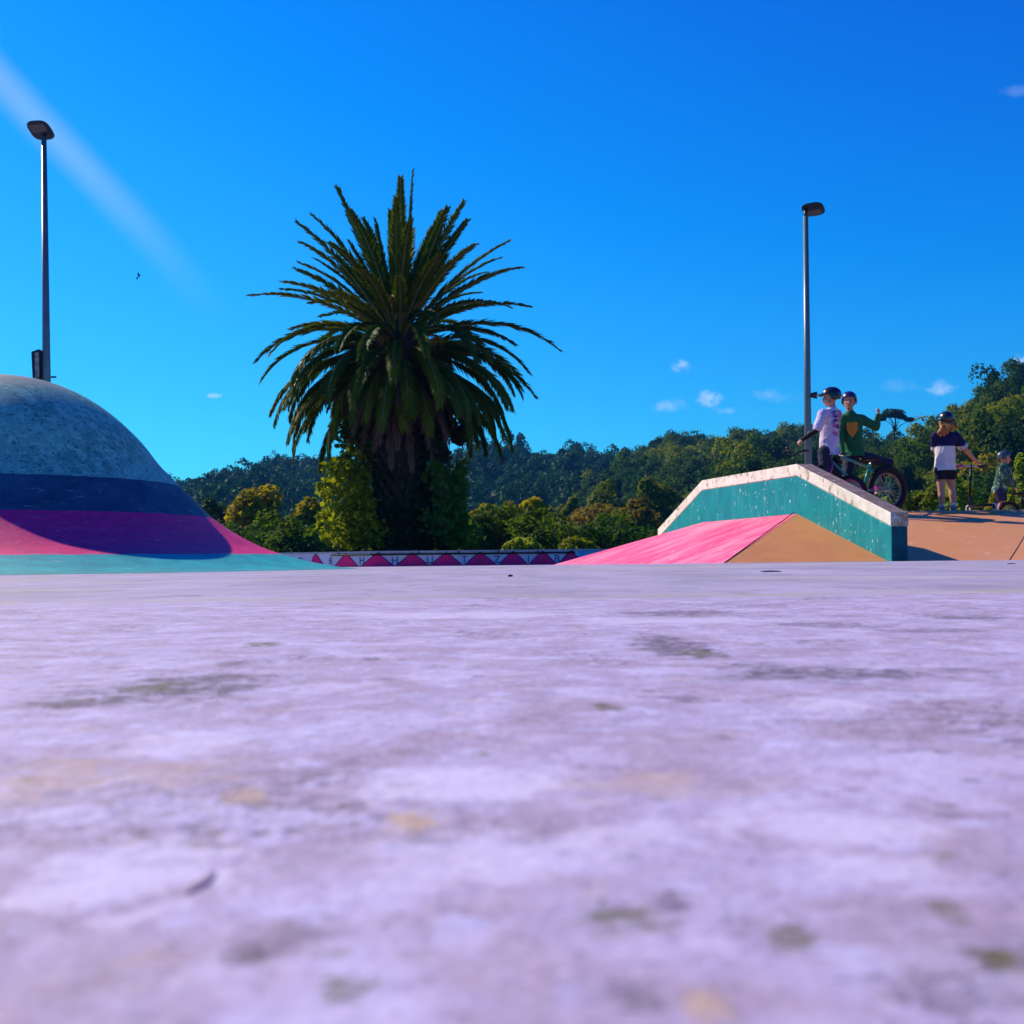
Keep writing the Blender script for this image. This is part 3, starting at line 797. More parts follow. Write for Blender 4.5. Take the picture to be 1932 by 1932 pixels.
def scatter_group(name, coll):
    g = bpy.data.node_groups.new(name, 'GeometryNodeTree')
    g.interface.new_socket('Geometry', in_out='INPUT', socket_type='NodeSocketGeometry')
    g.interface.new_socket('Geometry', in_out='OUTPUT', socket_type='NodeSocketGeometry')
    n = g.nodes; l = g.links
    gi = n.new('NodeGroupInput'); go = n.new('NodeGroupOutput')
    iop = n.new('GeometryNodeInstanceOnPoints'); ci = n.new('GeometryNodeCollectionInfo')
    ci.inputs['Collection'].default_value = coll; ci.inputs['Separate Children'].default_value = True; ci.inputs['Reset Children'].default_value = True
    iop.inputs['Pick Instance'].default_value = True
    def attr(nm, typ):
        a = n.new('GeometryNodeInputNamedAttribute'); a.data_type = typ; a.inputs['Name'].default_value = nm; return a.outputs['Attribute']
    l.new(gi.outputs[0], iop.inputs['Points']); l.new(ci.outputs[0], iop.inputs['Instance'])
    l.new(attr('kind_index', 'INT'), iop.inputs['Instance Index'])
    cx = n.new('ShaderNodeCombineXYZ'); l.new(attr('turn', 'FLOAT'), cx.inputs[2])
    l.new(cx.outputs[0], iop.inputs['Rotation'])
    l.new(attr('size', 'FLOAT_VECTOR'), iop.inputs['Scale'])
    l.new(iop.outputs[0], go.inputs[0])
    return g


def scatter(name, pts, sizes, group, seed=0, **kw):
    rng = np.random.default_rng(seed)
    me = bpy.data.meshes.new(name); me.from_pydata(pts, [], [])
    a = me.attributes.new('kind_index', 'INT', 'POINT'); a.data.foreach_set('value', rng.integers(0, 5, len(pts)).astype(np.int32))
    a = me.attributes.new('turn', 'FLOAT', 'POINT'); a.data.foreach_set('value', (rng.random(len(pts)) * 6.28).astype(np.float32))
    a = me.attributes.new('size', 'FLOAT_VECTOR', 'POINT'); a.data.foreach_set('vector', np.array(sizes, dtype=np.float32).ravel())
    o_ = bpy.data.objects.new(name, me); COL.objects.link(o_)
    md = o_.modifiers.new('scatter', 'NODES'); md.node_group = group
    return tag(o_, **kw)


G_FAR = scatter_group('far_scatter', protos('far_kinds', LF_FAR, .13, 900))
G_MID = scatter_group('mid_scatter', protos('mid_kinds', LF_MID, .095, 1700))
lab = {'far': ('forest on the distant low blue-green ridge behind the palm', 'forested ridge far behind the palm'),
       'mid': ('forest on the middle hill between the palm and the ramp', 'wooded hill behind the pink bank'),
       'right': ('olive and dark green forest on the steep hill behind the riders', 'steep wooded hill on the right')}
for key, h in HILLS.items():
    D, F = h['D'], h['F']
    pxs = list(range(int(h['tbl'][0][0]) if key != 'far' else -2400, int(h['tbl'][-1][0]) + 1, 20 if key != 'far' else 30))
    ts = [0, .15, .3, .45, .6, .75, .88, 1.0, 1.3, 1.7, 2.3]
    v = []; f = []
    for px in pxs:
        for t in ts:
            Y = F + (D - F) * t if t <= 1 else D + h['back'] * (t - 1)
            u = (px - CX) / FPX
            v.append((u * Y, Y, hill_z(h, px, t, D, F) - .15))
    nt = len(ts)
    for i in range(len(pxs) - 1):
        for j in range(nt - 1): f.append((i * nt + j, (i + 1) * nt + j, (i + 1) * nt + j + 1, i * nt + j + 1))
    link('hill', mesh('hill', v, f), MSOIL, smooth=True, kind='structure', label=lab[key][1])
    rng = random.Random(hash(key) % 97 if False else {'far': 3, 'mid': 5, 'right': 9}[key])
    pts = []; sizes = []
    r0 = {'far': 5.0, 'mid': 3.7, 'right': 2.9}[key]
    px_lo, px_hi = {'far': (-500, 1900), 'mid': (900, 2300), 'right': (1240, 2500)}[key]
    step_d = r0 * 1.25
    Y = F + 2
    while Y < D + 12:
        t = (Y - F) / (D - F)
        px = px_lo
        dpx = r0 * 1.35 / Y * FPX
        while px < px_hi:
            pp = px + rng.uniform(-.5, .5) * dpx; YY = Y + rng.uniform(-.5, .5) * step_d
            tt = (YY - F) / (D - F)
            z = hill_z(h, pp, max(0, tt), D, F)
            if z > 0.2 or key == 'right' and z > -.2:
                s = r0 * rng.choice((.75, .9, 1, 1, 1.15, 1.4)) * rng.uniform(.85, 1.15)
                if z < 6: s *= .75
                pts.append(((pp - CX) / FPX * YY, YY, z)); sizes.append((s, s, s * rng.uniform(.8, 1.2)))
            px += dpx
        Y += step_d
    scatter('forest', pts, sizes, G_FAR if key == 'far' else G_MID, 3, kind='stuff', label=lab[key][0], cat='forest')
    print(key, len(pts))

# brush belt on the flat between the wall and the hills
rng = random.Random(21); pts = []; sizes = []
Y = 52
while Y < 230:
    px = -500
    while px < 2500:
        if rng.random() < .9:
            s = rng.uniform(.9, 1.7) * (1 if Y < 90 else 1.5)
            pts.append(((px + rng.uniform(-30, 30) - CX) / FPX * Y, Y + rng.uniform(-3, 3), -.3)); sizes.append((s * 1.2, s * 1.2, s * rng.uniform(.7, 1.1)))
        px += 2.0 * FPX / Y
    Y *= 1.075
scatter('undergrowth', pts, sizes, G_MID, 8, kind='stuff', label='dense dark undergrowth between the low wall and the hills', cat='undergrowth')

# ---------------------------------------------------------------- trees that can be told apart
def tree(name, label, px, py_base, Y, wpx, hpx, m, seed, lumps=14, leaves=2200, leaf=.3, squash=1.0, trunk=.35, group='trees behind the low wall', cat='tree', zfix=None):
    """a tree at bearing px whose crown is wpx wide and whose top stands hpx above its base"""
    b_ = P(px, py_base, Y)
    z0 = -.3 if zfix is None else zfix
    htot = (b_.z - z0) + hpx / FPX * Y; rx = wpx / 2 / FPX * Y
    root = empty(name, (b_.x, Y, z0), label=label, cat=cat, group=group)
    ch = htot * (1 - trunk) / 2
    me = crown(seed, lumps, leaves, rx, ch * 1.02, leaf, zc=htot - ch * 1.0)
    link('crown', me, m, root)
    link('trunk', limbs(seed, htot * .8, max(.05, rx * .07), rx * .6), MBARK, root)
    return root


# (name, label, px, base py, distance, width px, height px above base, material, seed, ...)
TREES = [
    ('round_tree', 'golden-green round tree right of the mound, taller than its neighbour', 482, 1035, 75, 118, 134, LF_GOLD, 11, 34, 3000, .34, .18),
    ('drooping_tree', 'smaller golden tree between the round tree and the vine-covered palm', 573, 1035, 70, 84, 98, LF_GOLD, 12, 24, 1900, .32, .3),
    ('dark_tree', 'dark tree directly behind the lower right edge of the mound', 415, 1035, 85, 80, 92, LF_DARK, 13, 12, 2200, .28, .1),
    ('bushy_tree', 'golden bushy tree just right of the palm trunk', 915, 1035, 60, 74, 92, LF_GOLD, 14, 26, 1900, .26, .1),
    ('bronze_tree', 'bronze brown tree between two golden trees, right of the palm', 950, 1035, 90, 70, 98, LF_BROWN, 15, 10, 2000, .26, .2),
    ('golden_tree', 'golden tree right of the palm with a dark hollow under its crown', 1004, 1035, 65, 84, 96, LF_GOLD, 16, 28, 1900, .27, .3),
    ('slender_tree', 'slender dark green tree standing above the golden tree', 1075, 1035, 120, 60, 118, LF_OLIVE, 17, 10, 1800, .34, .1),
    ('bronze_bush', 'wide bronze tree with layered crown at the left foot of the ramp', 1115, 1035, 80, 150, 82, LF_BROWN, 18, 22, 4200, .24, .1),
    ('bronze_bush', 'wide bronze tree close behind the left end of the teal ledge', 1195, 1030, 78, 120, 92, LF_BROWN, 19, 18, 3600, .24, .1),
    ('olive_tree', 'olive tree above the bronze trees left of the ramp', 1150, 1035, 130, 110, 130, LF_OLIVE, 20, 16, 2600, .38, .1),
    ('green_tree', 'green tree beneath the dark ridge, above the left end of the ledge', 1235, 1030, 120, 90, 150, LF_OLIVE, 21, 14, 2400, .36, .1),
    ('bright_shrub', 'low lime green shrub along the wall right of the palm', 985, 1036, 45, 70, 24, LF_LIME, 22, 20, 1300, .16, .02),
    ('bright_shrub', 'low olive shrub on the wall below the bronze tree', 1085, 1036, 44, 90, 24, LF_OLIVE, 23, 22, 1400, .16, .02),
    ('tall_tree', 'tall olive tree on the hillside above the flat top of the teal ledge', 1390, 1000, 150, 120, 165, LF_OLIVE, 24, 18, 3000, .42, .1),
    ('tall_tree', 'tall dark tree right of the rider in the green jumper', 1700, 1000, 110, 90, 130, LF_DARK, 25, 16, 3000, .3, .1),
    ('leafy_shrub', 'lime shrub seen just behind the big black bicycle tyre', 1655, 990, 40, 66, 62, LF_LIME, 26, 10, 1700, .14, .05),
    ('leafy_shrub', 'olive shrub behind the deck, left of the person with ginger hair', 1735, 990, 45, 76, 100, LF_OLIVE, 27, 12, 2000, .16, .05),
    ('leafy_shrub', 'lime shrub behind the legs of the person with ginger hair', 1815, 990, 48, 80, 104, LF_LIME, 28, 12, 2200, .16, .05),
    ('leafy_shrub', 'golden shrub at the feet of the small child', 1868, 990, 40, 54, 66, LF_GOLD, 29, 10, 1600, .14, .05),
    ('leafy_shrub', 'tall lime shrub behind the small child at the picture\'s right edge', 1928, 990, 46, 60, 140, LF_LIME, 30, 12, 2200, .16, .05),
    ('sunlit_tree', 'yellow-olive tree on the slope between the ginger-haired person and the small child', 1850, 960, 110, 110, 110, LF_GOLD, 31, 34, 3000, .32, .15),
]
for (nm, lb, px, pb, Y, wpx, hpx, m_, sd_, lm, lv, lf, tr_) in TREES:
    tree(nm, lb, px, pb, Y, wpx, hpx, m_, sd_, lm, lv, lf, 1, tr_, group=None)

# umbrella-crowned tree on the saddle
b_ = P(1686, 822, 225)
root = empty('umbrella_tree', b_, label='lone flat-topped tree with bare forked branches on the skyline', cat='tree')
m2 = 225 / FPX
bm = bmesh.new(); rng = random.Random(4)
top = []
tube([(0, 0, -1), (.15, 0, .6), (.3, 0, 1.2)], [.20, .17, .15], 7, bm=bm)
for (dx, dz, s) in [(-20, 30, 1), (-12, 40, 1), (-3, 44, 1), (8, 42, 1), (16, 34, 1), (30, 28, 1), (-14, 34, 1), (2, 36, 1), (12, 28, .8)]:
    e = Vector((dx * m2, rng.uniform(-1.5, 1.5), dz * m2)); mid = Vector((.3 + e.x * .35, e.y * .4, 1.2 + (e.z - 1.2) * .5))
    tube([(.3 if dx > 0 else .1, 0, .8 + rng.random() * .5), mid, e], [.11, .08, .03], 6, bm=bm); top.append(e)
link('trunk', from_bm('trunk', bm), MBARK, root)
prng = np.random.default_rng(5)
cp = []
for (dx, dz, rx_, rz_) in [(-15, 38, 12, 5), (-4, 45, 16, 6), (8, 43, 13, 6), (15, 36, 9, 5), (30, 30, 9, 4), (-22, 32, 8, 4), (2, 38, 12, 4)]:
    n = 420; d = prng.normal(size=(n, 3)); d /= np.linalg.norm(d, axis=1, keepdims=True)
    cp.append(d * np.array([rx_ * m2, rx_ * m2, rz_ * m2]) * (.6 + .5 * prng.random((n, 1))) + np.array([dx * m2, 0, dz * m2]))
cp = np.concatenate(cp)
link('crown', leaf_faces(cp, prng.normal(size=cp.shape), .28 * (.6 + .7 * prng.random(len(cp))), 1.3, 5), LF_DARK, root)

# ---------------------------------------------------------------- the palm
PY = 33.0
pb = P(757, 1040, PY)
palm = empty('date_palm', (pb.x, PY, 0.1), label='big date palm with a full round head of arching fronds', cat='palm tree')
MPT = mat('palm_trunk', (0.045, 0.035, 0.03), 0.95, scale=9, bump=1.0, bscale=12)
FR = leafmat('palm_fronds', [(0.014, 0.055, 0.014), (0.035, 0.085, 0.012), (0.11, 0.135, 0.008), (0.022, 0.07, 0.016)], .22, .45)
FDRY = leafmat('dry_fronds', [(0.10, 0.06, 0.045), (0.14, 0.08, 0.06), (0.06, 0.04, 0.04)], .15, .7)
MRACH = mat('frond_midrib', (0.17, 0.18, 0.07), 0.5)
CZ = P(757, 628, PY).z - .1
tr = lathe([(0, 0), (.95, 0), (.82, .5), (.66, 1.4), (.60, 2.6), (.62, 4.0), (.70, 5.0), (.95, 5.7), (.85, CZ - .4), (.35, CZ + .3), (0, CZ + .5)], 28)
for v_ in tr.verts:
    a = math.atan2(v_.co.y, v_.co.x); k = 1 + .06 * math.sin(a * 9 + v_.co.z * 7) * math.sin(v_.co.z * 9)
    v_.co.x *= k; v_.co.y *= k
link('trunk', from_bm('trunk', tr), MPT, palm, True)
# stubs of cut fronds spiralling up the trunk
bm = bmesh.new(); rng = random.Random(2)
for k in range(300):
    z = .3 + k / 300 * (CZ - 1.9); a = k * 2.39996
    rr_ = .60 + max(0, .25 - z * .2) + (0.25 * max(0, min(1, (z - 4.6) / 1.1)))
    p = Vector((math.cos(a) * rr_, math.sin(a) * rr_, z)); e = Vector((math.cos(a) * .2, math.sin(a) * .2, .2))
    tube([p, p + e * .6, p + e], [.09, .07, .035], 5, bm=bm)
link('frond_stubs', from_bm('frond_stubs', bm), MPT, palm, kind='stuff')


def frond(e0, droop, L, az, leaf_len, seed, dry=False, tw=0.0, pairs=64, wscale=1.0):
    """one frond: curved midrib and two ranks of narrow leaflets, in palm space"""
    rng = random.Random(seed)
    n = 22; pts = []; p = Vector((0, 0, 0)); ds = L / n
    ca, sa = math.cos(az), math.sin(az)
    side = Vector((-sa, ca, 0)); bendside = rng.uniform(-.12, .12) + tw
    dirs = []
    for i in range(n + 1):
        t = i / n; e = e0 - droop * (t ** 1.35)
        d = Vector((ca * math.cos(e), sa * math.cos(e), math.sin(e))) + side * bendside * t; d.normalize()
        pts.append(p.copy()); dirs.append(d); p += d * ds
    V_ = []; F_ = []; MI = []
    # midrib as thin three-sided tube
    for i in range(n + 1):
        up = dirs[i].cross(side).normalized() * -1; r = .045 * (1 - i / n) + .010
        for q_ in (side * r, side * -r, up * r * 1.2): V_.append(pts[i] + q_)
    for i in range(n):
        for s_ in range(3):
            F_.append((3 * i + s_, 3 * i + (s_ + 1) % 3, 3 * i + 3 + (s_ + 1) % 3, 3 * i + 3 + s_)); MI.append(1)
    for j in range(pairs):
        t = .10 + .90 * (j + .5) / pairs
        fi = t * n; i = min(n - 1, int(fi)); fr = fi - i
        c = pts[i].lerp(pts[i + 1], fr); d = dirs[i]
        up = (side.cross(d)).normalized()
        if up.z < 0 and abs(e0 - droop) < 1.2: up = -up
        prof_ = min(1, (t - .05) * 4) * (1 - .62 * max(0, (t - .55) / .45) ** 1.4)
        for sgn in (-1, 1):
            ll = leaf_len * prof_ * rng.uniform(.82, 1.12)
            fw = rng.uniform(.85, 1.15)
            ld = (side * sgn * .56 + d * 1.0 * fw + up * rng.uniform(.02, .42)).normalized()
            if dry: ld = (ld + Vector((0, 0, -.55)) + Vector((rng.uniform(-.3, .3), rng.uniform(-.3, .3), 0))).normalized()
            else: ld = (ld + Vector((0, 0, -.12))).normalized()
            wv = d.cross(ld).cross(ld).normalized() * .020 * wscale
            wv = (wv + up * .012 * wscale * rng.uniform(-1, 1))
            tip = c + ld * ll + Vector((0, 0, -.06 * ll)); mid = c + ld * ll * .45
            b0 = len(V_)
            V_ += [c - wv * .5, c + wv * .5, mid + wv, tip, mid - wv]
            F_.append((b0, b0 + 1, b0 + 2, b0 + 3, b0 + 4)); MI.append(0)
    me = mesh('frond', V_, F_)
    return me, MI


def add_frond(e0d, droopd, L, azd, z, ll, seed, dry=False, pairs=64, ws=1.0, tw=0.0):
    me, MI = frond(R(e0d), R(droopd), L, R(azd), ll, seed, dry, tw, pairs, ws)
    me.materials.append(FDRY if dry else FR); me.materials.append(MPT if dry else MRACH)
    for p_, i_ in zip(me.polygons, MI): p_.material_index = i_
    o_ = link('dry_frond' if dry else 'frond', me, None, palm)
    o_.location = (math.cos(R(azd)) * .25, math.sin(R(azd)) * .25, z)
    return o_


rng = random.Random(77)
# upright to level fronds: separate blades
for k in range(58):
    t = k / 57
    az = (k * 137.508 + 20) % 360
    e0 = 90 - 67 * (t ** .74) + rng.uniform(-4, 4)
    dr = 8 + 38 * t + rng.uniform(-9, 14)
    add_frond(e0 + rng.uniform(-4, 4), dr, rng.uniform(3.2, 4.25) + .3 * t + (.6 if k == 0 else 0), az + rng.uniform(-14, 14), CZ + .15 - .4 * t, .42, 100 + k, ws=1.3, pairs=150)
# a dense lower tier arching out and then down
for k in range(96):
    t = k / 95
    az = (k * 137.508 + 75) % 360
    e0 = 20 - 36 * t + rng.uniform(-9, 9)
    dr = 76 + 2 * t + rng.uniform(-12, 12)
    add_frond(e0, dr, rng.uniform(3.9, 4.9) * (1 - (.10 + .30 * (1 - abs(math.cos(R(az))))) * t), az, CZ - .3 - .9 * t, .54, 300 + k, ws=1.3, pairs=140)
# dead skirt hanging against the trunk
for k in range(50):
    t = k / 49
    az = (k * 137.508) % 360
    add_frond(-12 - 46 * t + rng.uniform(-6, 6), 66 - 36 * t, rng.uniform(2.2, 3.1), az, CZ - .8 - .8 * t, .42, 500 + k, dry=True, pairs=44, ws=1.6)
# spent flower stalks
MST = mat('flower_stalk', (0.35, 0.17, 0.03), 0.6)
for k, (azd, e) in enumerate([(-80, 20), (-100, -10), (-60, 40), (-130, 25), (-45, -5), (-95, 50)]):
    bm = bmesh.new(); a = R(azd); base = Vector((math.cos(a) * .4, math.sin(a) * .4, CZ - .2)); d = Vector((math.cos(a) * math.cos(R(e)), math.sin(a) * math.cos(R(e)), math.sin(R(e))))
    tip = base + d * 1.3; tube([base, base + d * .7, tip], [.03, .025, .015], 5, bm=bm)
    r2_ = random.Random(k)
    for j in range(26):
        e_ = tip + Vector((r2_.uniform(-.3, .3), r2_.uniform(-.3, .3), r2_.uniform(-.55, -.05))); tube([tip - d * r2_.random() * .3, (tip + e_) / 2 + Vector((0, 0, .06)), e_], [.010, .008, .006], 3, bm=bm)
    link('flower_stalk', from_bm('flower_stalk', bm), MST, palm)

# shrubs and vines round the palm's foot
def leafcloud(name, label, ells, m, leaf, dens, seed, stems=True, cat='shrub'):
    """ells: (px, py, rx px, rz px, ry m, y offset) ellipsoids of loose leaves"""
    prng = np.random.default_rng(seed); allp = []
    root = empty(name, (pb.x + (ells[0][0] - 757) / FPX * PY, PY, 0.1), label=label, cat=cat)
    for (px, py, rx_, rz_, ry_, yo) in ells:
        n = int(dens * rx_ * rz_ / 900 * (0.5 + ry_))
        d = prng.normal(size=(n, 3)); d /= np.linalg.norm(d, axis=1, keepdims=True); d *= prng.random((n, 1)) ** .45
        # clump the leaves
        cl = prng.normal(size=(max(3, n // 40), 3)); cl /= np.linalg.norm(cl, axis=1, keepdims=True); cl *= prng.random((len(cl), 1)) ** .4
        pick = prng.integers(0, len(cl), n); d = np.where(prng.random((n, 1)) < .5, cl[pick] + d * .24, d * 1.08)
        c = P(px, py, PY + yo)
        allp.append(d * np.array([rx_ / FPX * PY, ry_, rz_ / FPX * PY]) + np.array(c) - np.array(root.location))
    pp = np.concatenate(allp)
    nr = prng.normal(size=pp.shape); nr[:, 2] += .5
    me = leaf_faces(pp, nr, leaf * (.55 + .8 * prng.random(len(pp))), 1.2, seed)
    link('foliage', me, m, root)
    bm = bmesh.new(); rg = random.Random(seed)
    for (px, py, rx_, rz_, ry_, yo) in ells:
        c = P(px, py, PY + yo) - Vector(root.location)
        for k in range(4):
            e = c + Vector((rg.uniform(-.7, .7) * rx_ / FPX * PY, rg.uniform(-.5, .5) * ry_, rg.uniform(.1, .8) * rz_ / FPX * PY))
            tube([(rg.uniform(-.2, .2), rg.uniform(-.2, .2), 0), (c.x * .5 + e.x * .2, 0, e.z * .5), e], [.03, .02, .008], 4, bm=bm)
    link('stem', from_bm('stem', bm), MBARK, root)
    return root


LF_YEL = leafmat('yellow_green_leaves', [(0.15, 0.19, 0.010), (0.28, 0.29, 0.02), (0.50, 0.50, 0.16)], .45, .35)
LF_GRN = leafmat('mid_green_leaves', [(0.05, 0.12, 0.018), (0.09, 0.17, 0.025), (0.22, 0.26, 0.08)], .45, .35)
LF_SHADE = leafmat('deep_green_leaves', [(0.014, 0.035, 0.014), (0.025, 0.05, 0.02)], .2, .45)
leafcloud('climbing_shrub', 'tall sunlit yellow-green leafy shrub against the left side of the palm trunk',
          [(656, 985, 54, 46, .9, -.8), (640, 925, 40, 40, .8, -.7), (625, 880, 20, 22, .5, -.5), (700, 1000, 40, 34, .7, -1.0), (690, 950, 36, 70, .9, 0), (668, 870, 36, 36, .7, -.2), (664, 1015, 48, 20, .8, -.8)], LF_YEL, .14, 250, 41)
leafcloud('climbing_vine', 'sparse green vine reaching up the left of the palm trunk under the hanging fronds',
          [(655, 815, 34, 36, .6, .1), (680, 780, 32, 44, .6, .1), (700, 845, 26, 34, .6, 0), (668, 765, 30, 26, .5, .2)], LF_GRN, .14, 420, 42, cat='vine')
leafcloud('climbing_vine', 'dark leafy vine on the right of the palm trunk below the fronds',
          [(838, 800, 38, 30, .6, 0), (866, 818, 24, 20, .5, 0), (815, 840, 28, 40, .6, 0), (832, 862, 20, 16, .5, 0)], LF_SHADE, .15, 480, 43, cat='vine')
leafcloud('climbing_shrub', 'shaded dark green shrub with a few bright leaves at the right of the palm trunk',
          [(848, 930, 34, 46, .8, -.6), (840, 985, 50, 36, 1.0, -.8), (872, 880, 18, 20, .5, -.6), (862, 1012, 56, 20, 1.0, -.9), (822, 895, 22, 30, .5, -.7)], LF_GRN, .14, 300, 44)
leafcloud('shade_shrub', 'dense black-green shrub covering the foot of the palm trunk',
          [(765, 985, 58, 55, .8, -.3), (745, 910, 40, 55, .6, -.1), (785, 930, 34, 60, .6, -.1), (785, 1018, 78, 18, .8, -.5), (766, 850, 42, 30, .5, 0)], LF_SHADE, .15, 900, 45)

# ---------------------------------------------------------------- the bird
bq = P(262, 521, 45)
bird = empty('bird', bq, label='small dark bird in flight in the empty sky left of the palm', cat='bird')
MBIRD = mat('dark_feathers', (0.02, 0.02, 0.03), 0.8)
bm = bmesh.new()
prf = [(-.10, .004), (-.07, .012), (-.02, .030), (.03, .032), (.06, .022), (.078, .020), (.095, .014), (.115, .002)]
tube([(x, 0, 0.02 * math.sin(x * 9)) for x, r in prf], [r for x, r in prf], 10, bm=bm)
tm = Matrix.Rotation(R(-50), 4, 'Y') @ Matrix.Rotation(R(40), 4, 'Z')
bmesh.ops.transform(bm, matrix=tm, verts=bm.verts); link('body', from_bm('body', bm), MBIRD, bird, True)
for s_ in (-1, 1):
    v_ = [(.05, 0, .01), (-.03, 0, .005), (-.05, s_ * .10, .05), (-.07, s_ * .19, .03), (.0, s_ * .20, .03), (.05, s_ * .11, .065)]
    v_ += [(x, y, z - .006) for x, y, z in v_]
    me = mesh('wing', v_, [(0, 1, 2, 5), (5, 2, 3, 4), (6, 11, 8, 7), (11, 10, 9, 8), (0, 5, 11, 6), (5, 4, 10, 11), (4, 3, 9, 10), (3, 2, 8, 9), (2, 1, 7, 8)])
    me.transform(tm); link('wing', me, MBIRD, bird)
v_ = [(-.09, -.01, 0), (-.09, .01, 0), (-.17, .03, 0), (-.17, -.03, 0)]; v_ += [(x, y, -.006) for x, y, z in v_]
me = mesh('tail', v_, [(0, 1, 2, 3), (7, 6, 5, 4), (0, 4, 5, 1), (1, 5, 6, 2), (2, 6, 7, 3), (3, 7, 4, 0)]); me.transform(tm); link('tail', me, MBIRD, bird)

# ---------------------------------------------------------------- riders' clothes and skin
MSKIN = mat('skin', (0.52, 0.25, 0.17), 0.5, var=.05, scale=20, spec=.35)
MLIP = mat('lip', (0.35, 0.07, 0.06), 0.5)
MEYE = mat('eye', (0.04, 0.03, 0.03), 0.2)
MDENIM = mat('dark_denim', (0.022, 0.024, 0.05), 0.85, scale=18, bump=.3, bscale=60)
MGREY = mat('grey_trousers', (0.10, 0.095, 0.12), 0.85, scale=14)
MBLKS = mat('black_sleeve', (0.012, 0.014, 0.018), 0.8)
MGREEN = mat('green_jersey', (0.016, 0.13, 0.045), 0.8, scale=10, bump=.25, bscale=30)
MORG = mat('orange_print', (0.62, 0.24, 0.02), 0.7, col2=(.45, .2, .03), scale=25)
MBLKH = mat('black_helmet', (0.012, 0.016, 0.02), 0.28, spec=.5, coat=.4)
MNAVH = mat('navy_helmet', (0.018, 0.02, 0.11), 0.3, spec=.5, coat=.4)
MGRYH = mat('grey_blue_helmet', (0.035, 0.07, 0.10), 0.35, spec=.5)
MSTRAP = mat('helmet_strap', (0.01, 0.01, 0.012), .7)
MHAIR = mat('ginger_blonde_hair', (0.62, 0.24, 0.05), 0.55, scale=28, var=.3, col2=(.12, .04, .015), bump=.8, bscale=70)
MHAIRB = mat('brown_hair', (0.08, 0.045, 0.025), 0.6, scale=60)
MSHORT = mat('black_shorts', (0.012, 0.012, 0.022), 0.85)
MNSHORT = mat('navy_shorts', (0.015, 0.018, 0.07), 0.85)
MSHOE = mat('grey_trainer', (0.22, 0.20, 0.22), 0.6, var=.2, scale=30)
MPSHOE = mat('magenta_trainer', (0.55, 0.03, 0.25), 0.5)
MSOLE = mat('white_sole', (0.7, 0.68, 0.66), 0.6)
MSOCK = mat('pale_sock', (0.62, 0.58, 0.56), 0.8)


def zmat(name, bands, obj_axis=2, soft=.004, nscale=0):
    """cloth printed in bands of colour by height"""
    m = bpy.data.materials.new(name); m.use_nodes = True
    t = NT(m.node_tree); b = t.n['Principled BSDF']
    oc = t.new('ShaderNodeTexCoord').outputs['Object']; s_ = t.new('ShaderNodeSeparateXYZ'); t.put(s_.inputs[0], oc)
    c = (*bands[0][1], 1)
    for z, col in bands[1:]: c = t.mix(t.ramp(s_.outputs[obj_axis], z - soft, z + soft), c, (*col, 1))
    c = t.mix(t.math('MULTIPLY', t.ramp(t.noise(oc, 14, 4), .4, .7), .12), c, (0, 0, 0, 1))
    t.put(b.inputs['Base Color'], c); b.inputs['Roughness'].default_value = .85; b.inputs['Specular IOR Level'].default_value = .15
    bp = t.new('ShaderNodeBump'); bp.inputs['Strength'].default_value = .4; bp.inputs['Distance'].default_value = .01
    t.put(bp.inputs['Height'], t.noise(oc, 18, 3)); t.put(b.inputs['Normal'], bp.outputs[0])
    return m


def cone_seg(bm, a, b_, ra, rb, n=14):
    """closed tapered capsule"""
    a, b_ = Vector(a), Vector(b_); d = b_ - a; L = d.length
    if L < 1e-5: d = Vector((0, 0, 1)); L = 1e-5
    q = d.to_track_quat('Z', 'Y').to_matrix()
    prof_ = [(math.sin(k * math.pi / 10) * ra, -math.cos(k * math.pi / 10) * ra) for k in range(0, 6)] + \
            [(math.cos(k * math.pi / 10) * rb, L + math.sin(k * math.pi / 10) * rb) for k in range(0, 6)]
    vs_ = []
    for r, z in prof_:
        if r < 1e-6: vs_.append([bm.verts.new(a + q @ Vector((0, 0, z)))])
        else: vs_.append([bm.verts.new(a + q @ Vector((r * math.cos(2 * math.pi * k / n), r * math.sin(2 * math.pi * k / n), z))) for k in range(n)])
    for i in range(len(vs_) - 1):
        A_, B_ = vs_[i], vs_[i + 1]
        for k in range(n):
            k2 = (k + 1) % n
            if len(A_) == 1: bm.faces.new((A_[0], B_[k2], B_[k]))
            elif len(B_) == 1: bm.faces.new((A_[k], A_[k2], B_[0]))
            else: bm.faces.new((A_[k], A_[k2], B_[k2], B_[k]))


def ell(bm, c, r, rot=None):
    res = bmesh.ops.create_uvsphere(bm, u_segments=18, v_segments=12, radius=1)
    M = Matrix.Translation(Vector(c)) @ (rot.to_4x4() if rot else Matrix.Identity(4)) @ Matrix.Diagonal((*r, 1))
    bmesh.ops.transform(bm, matrix=M, verts=res['verts'])


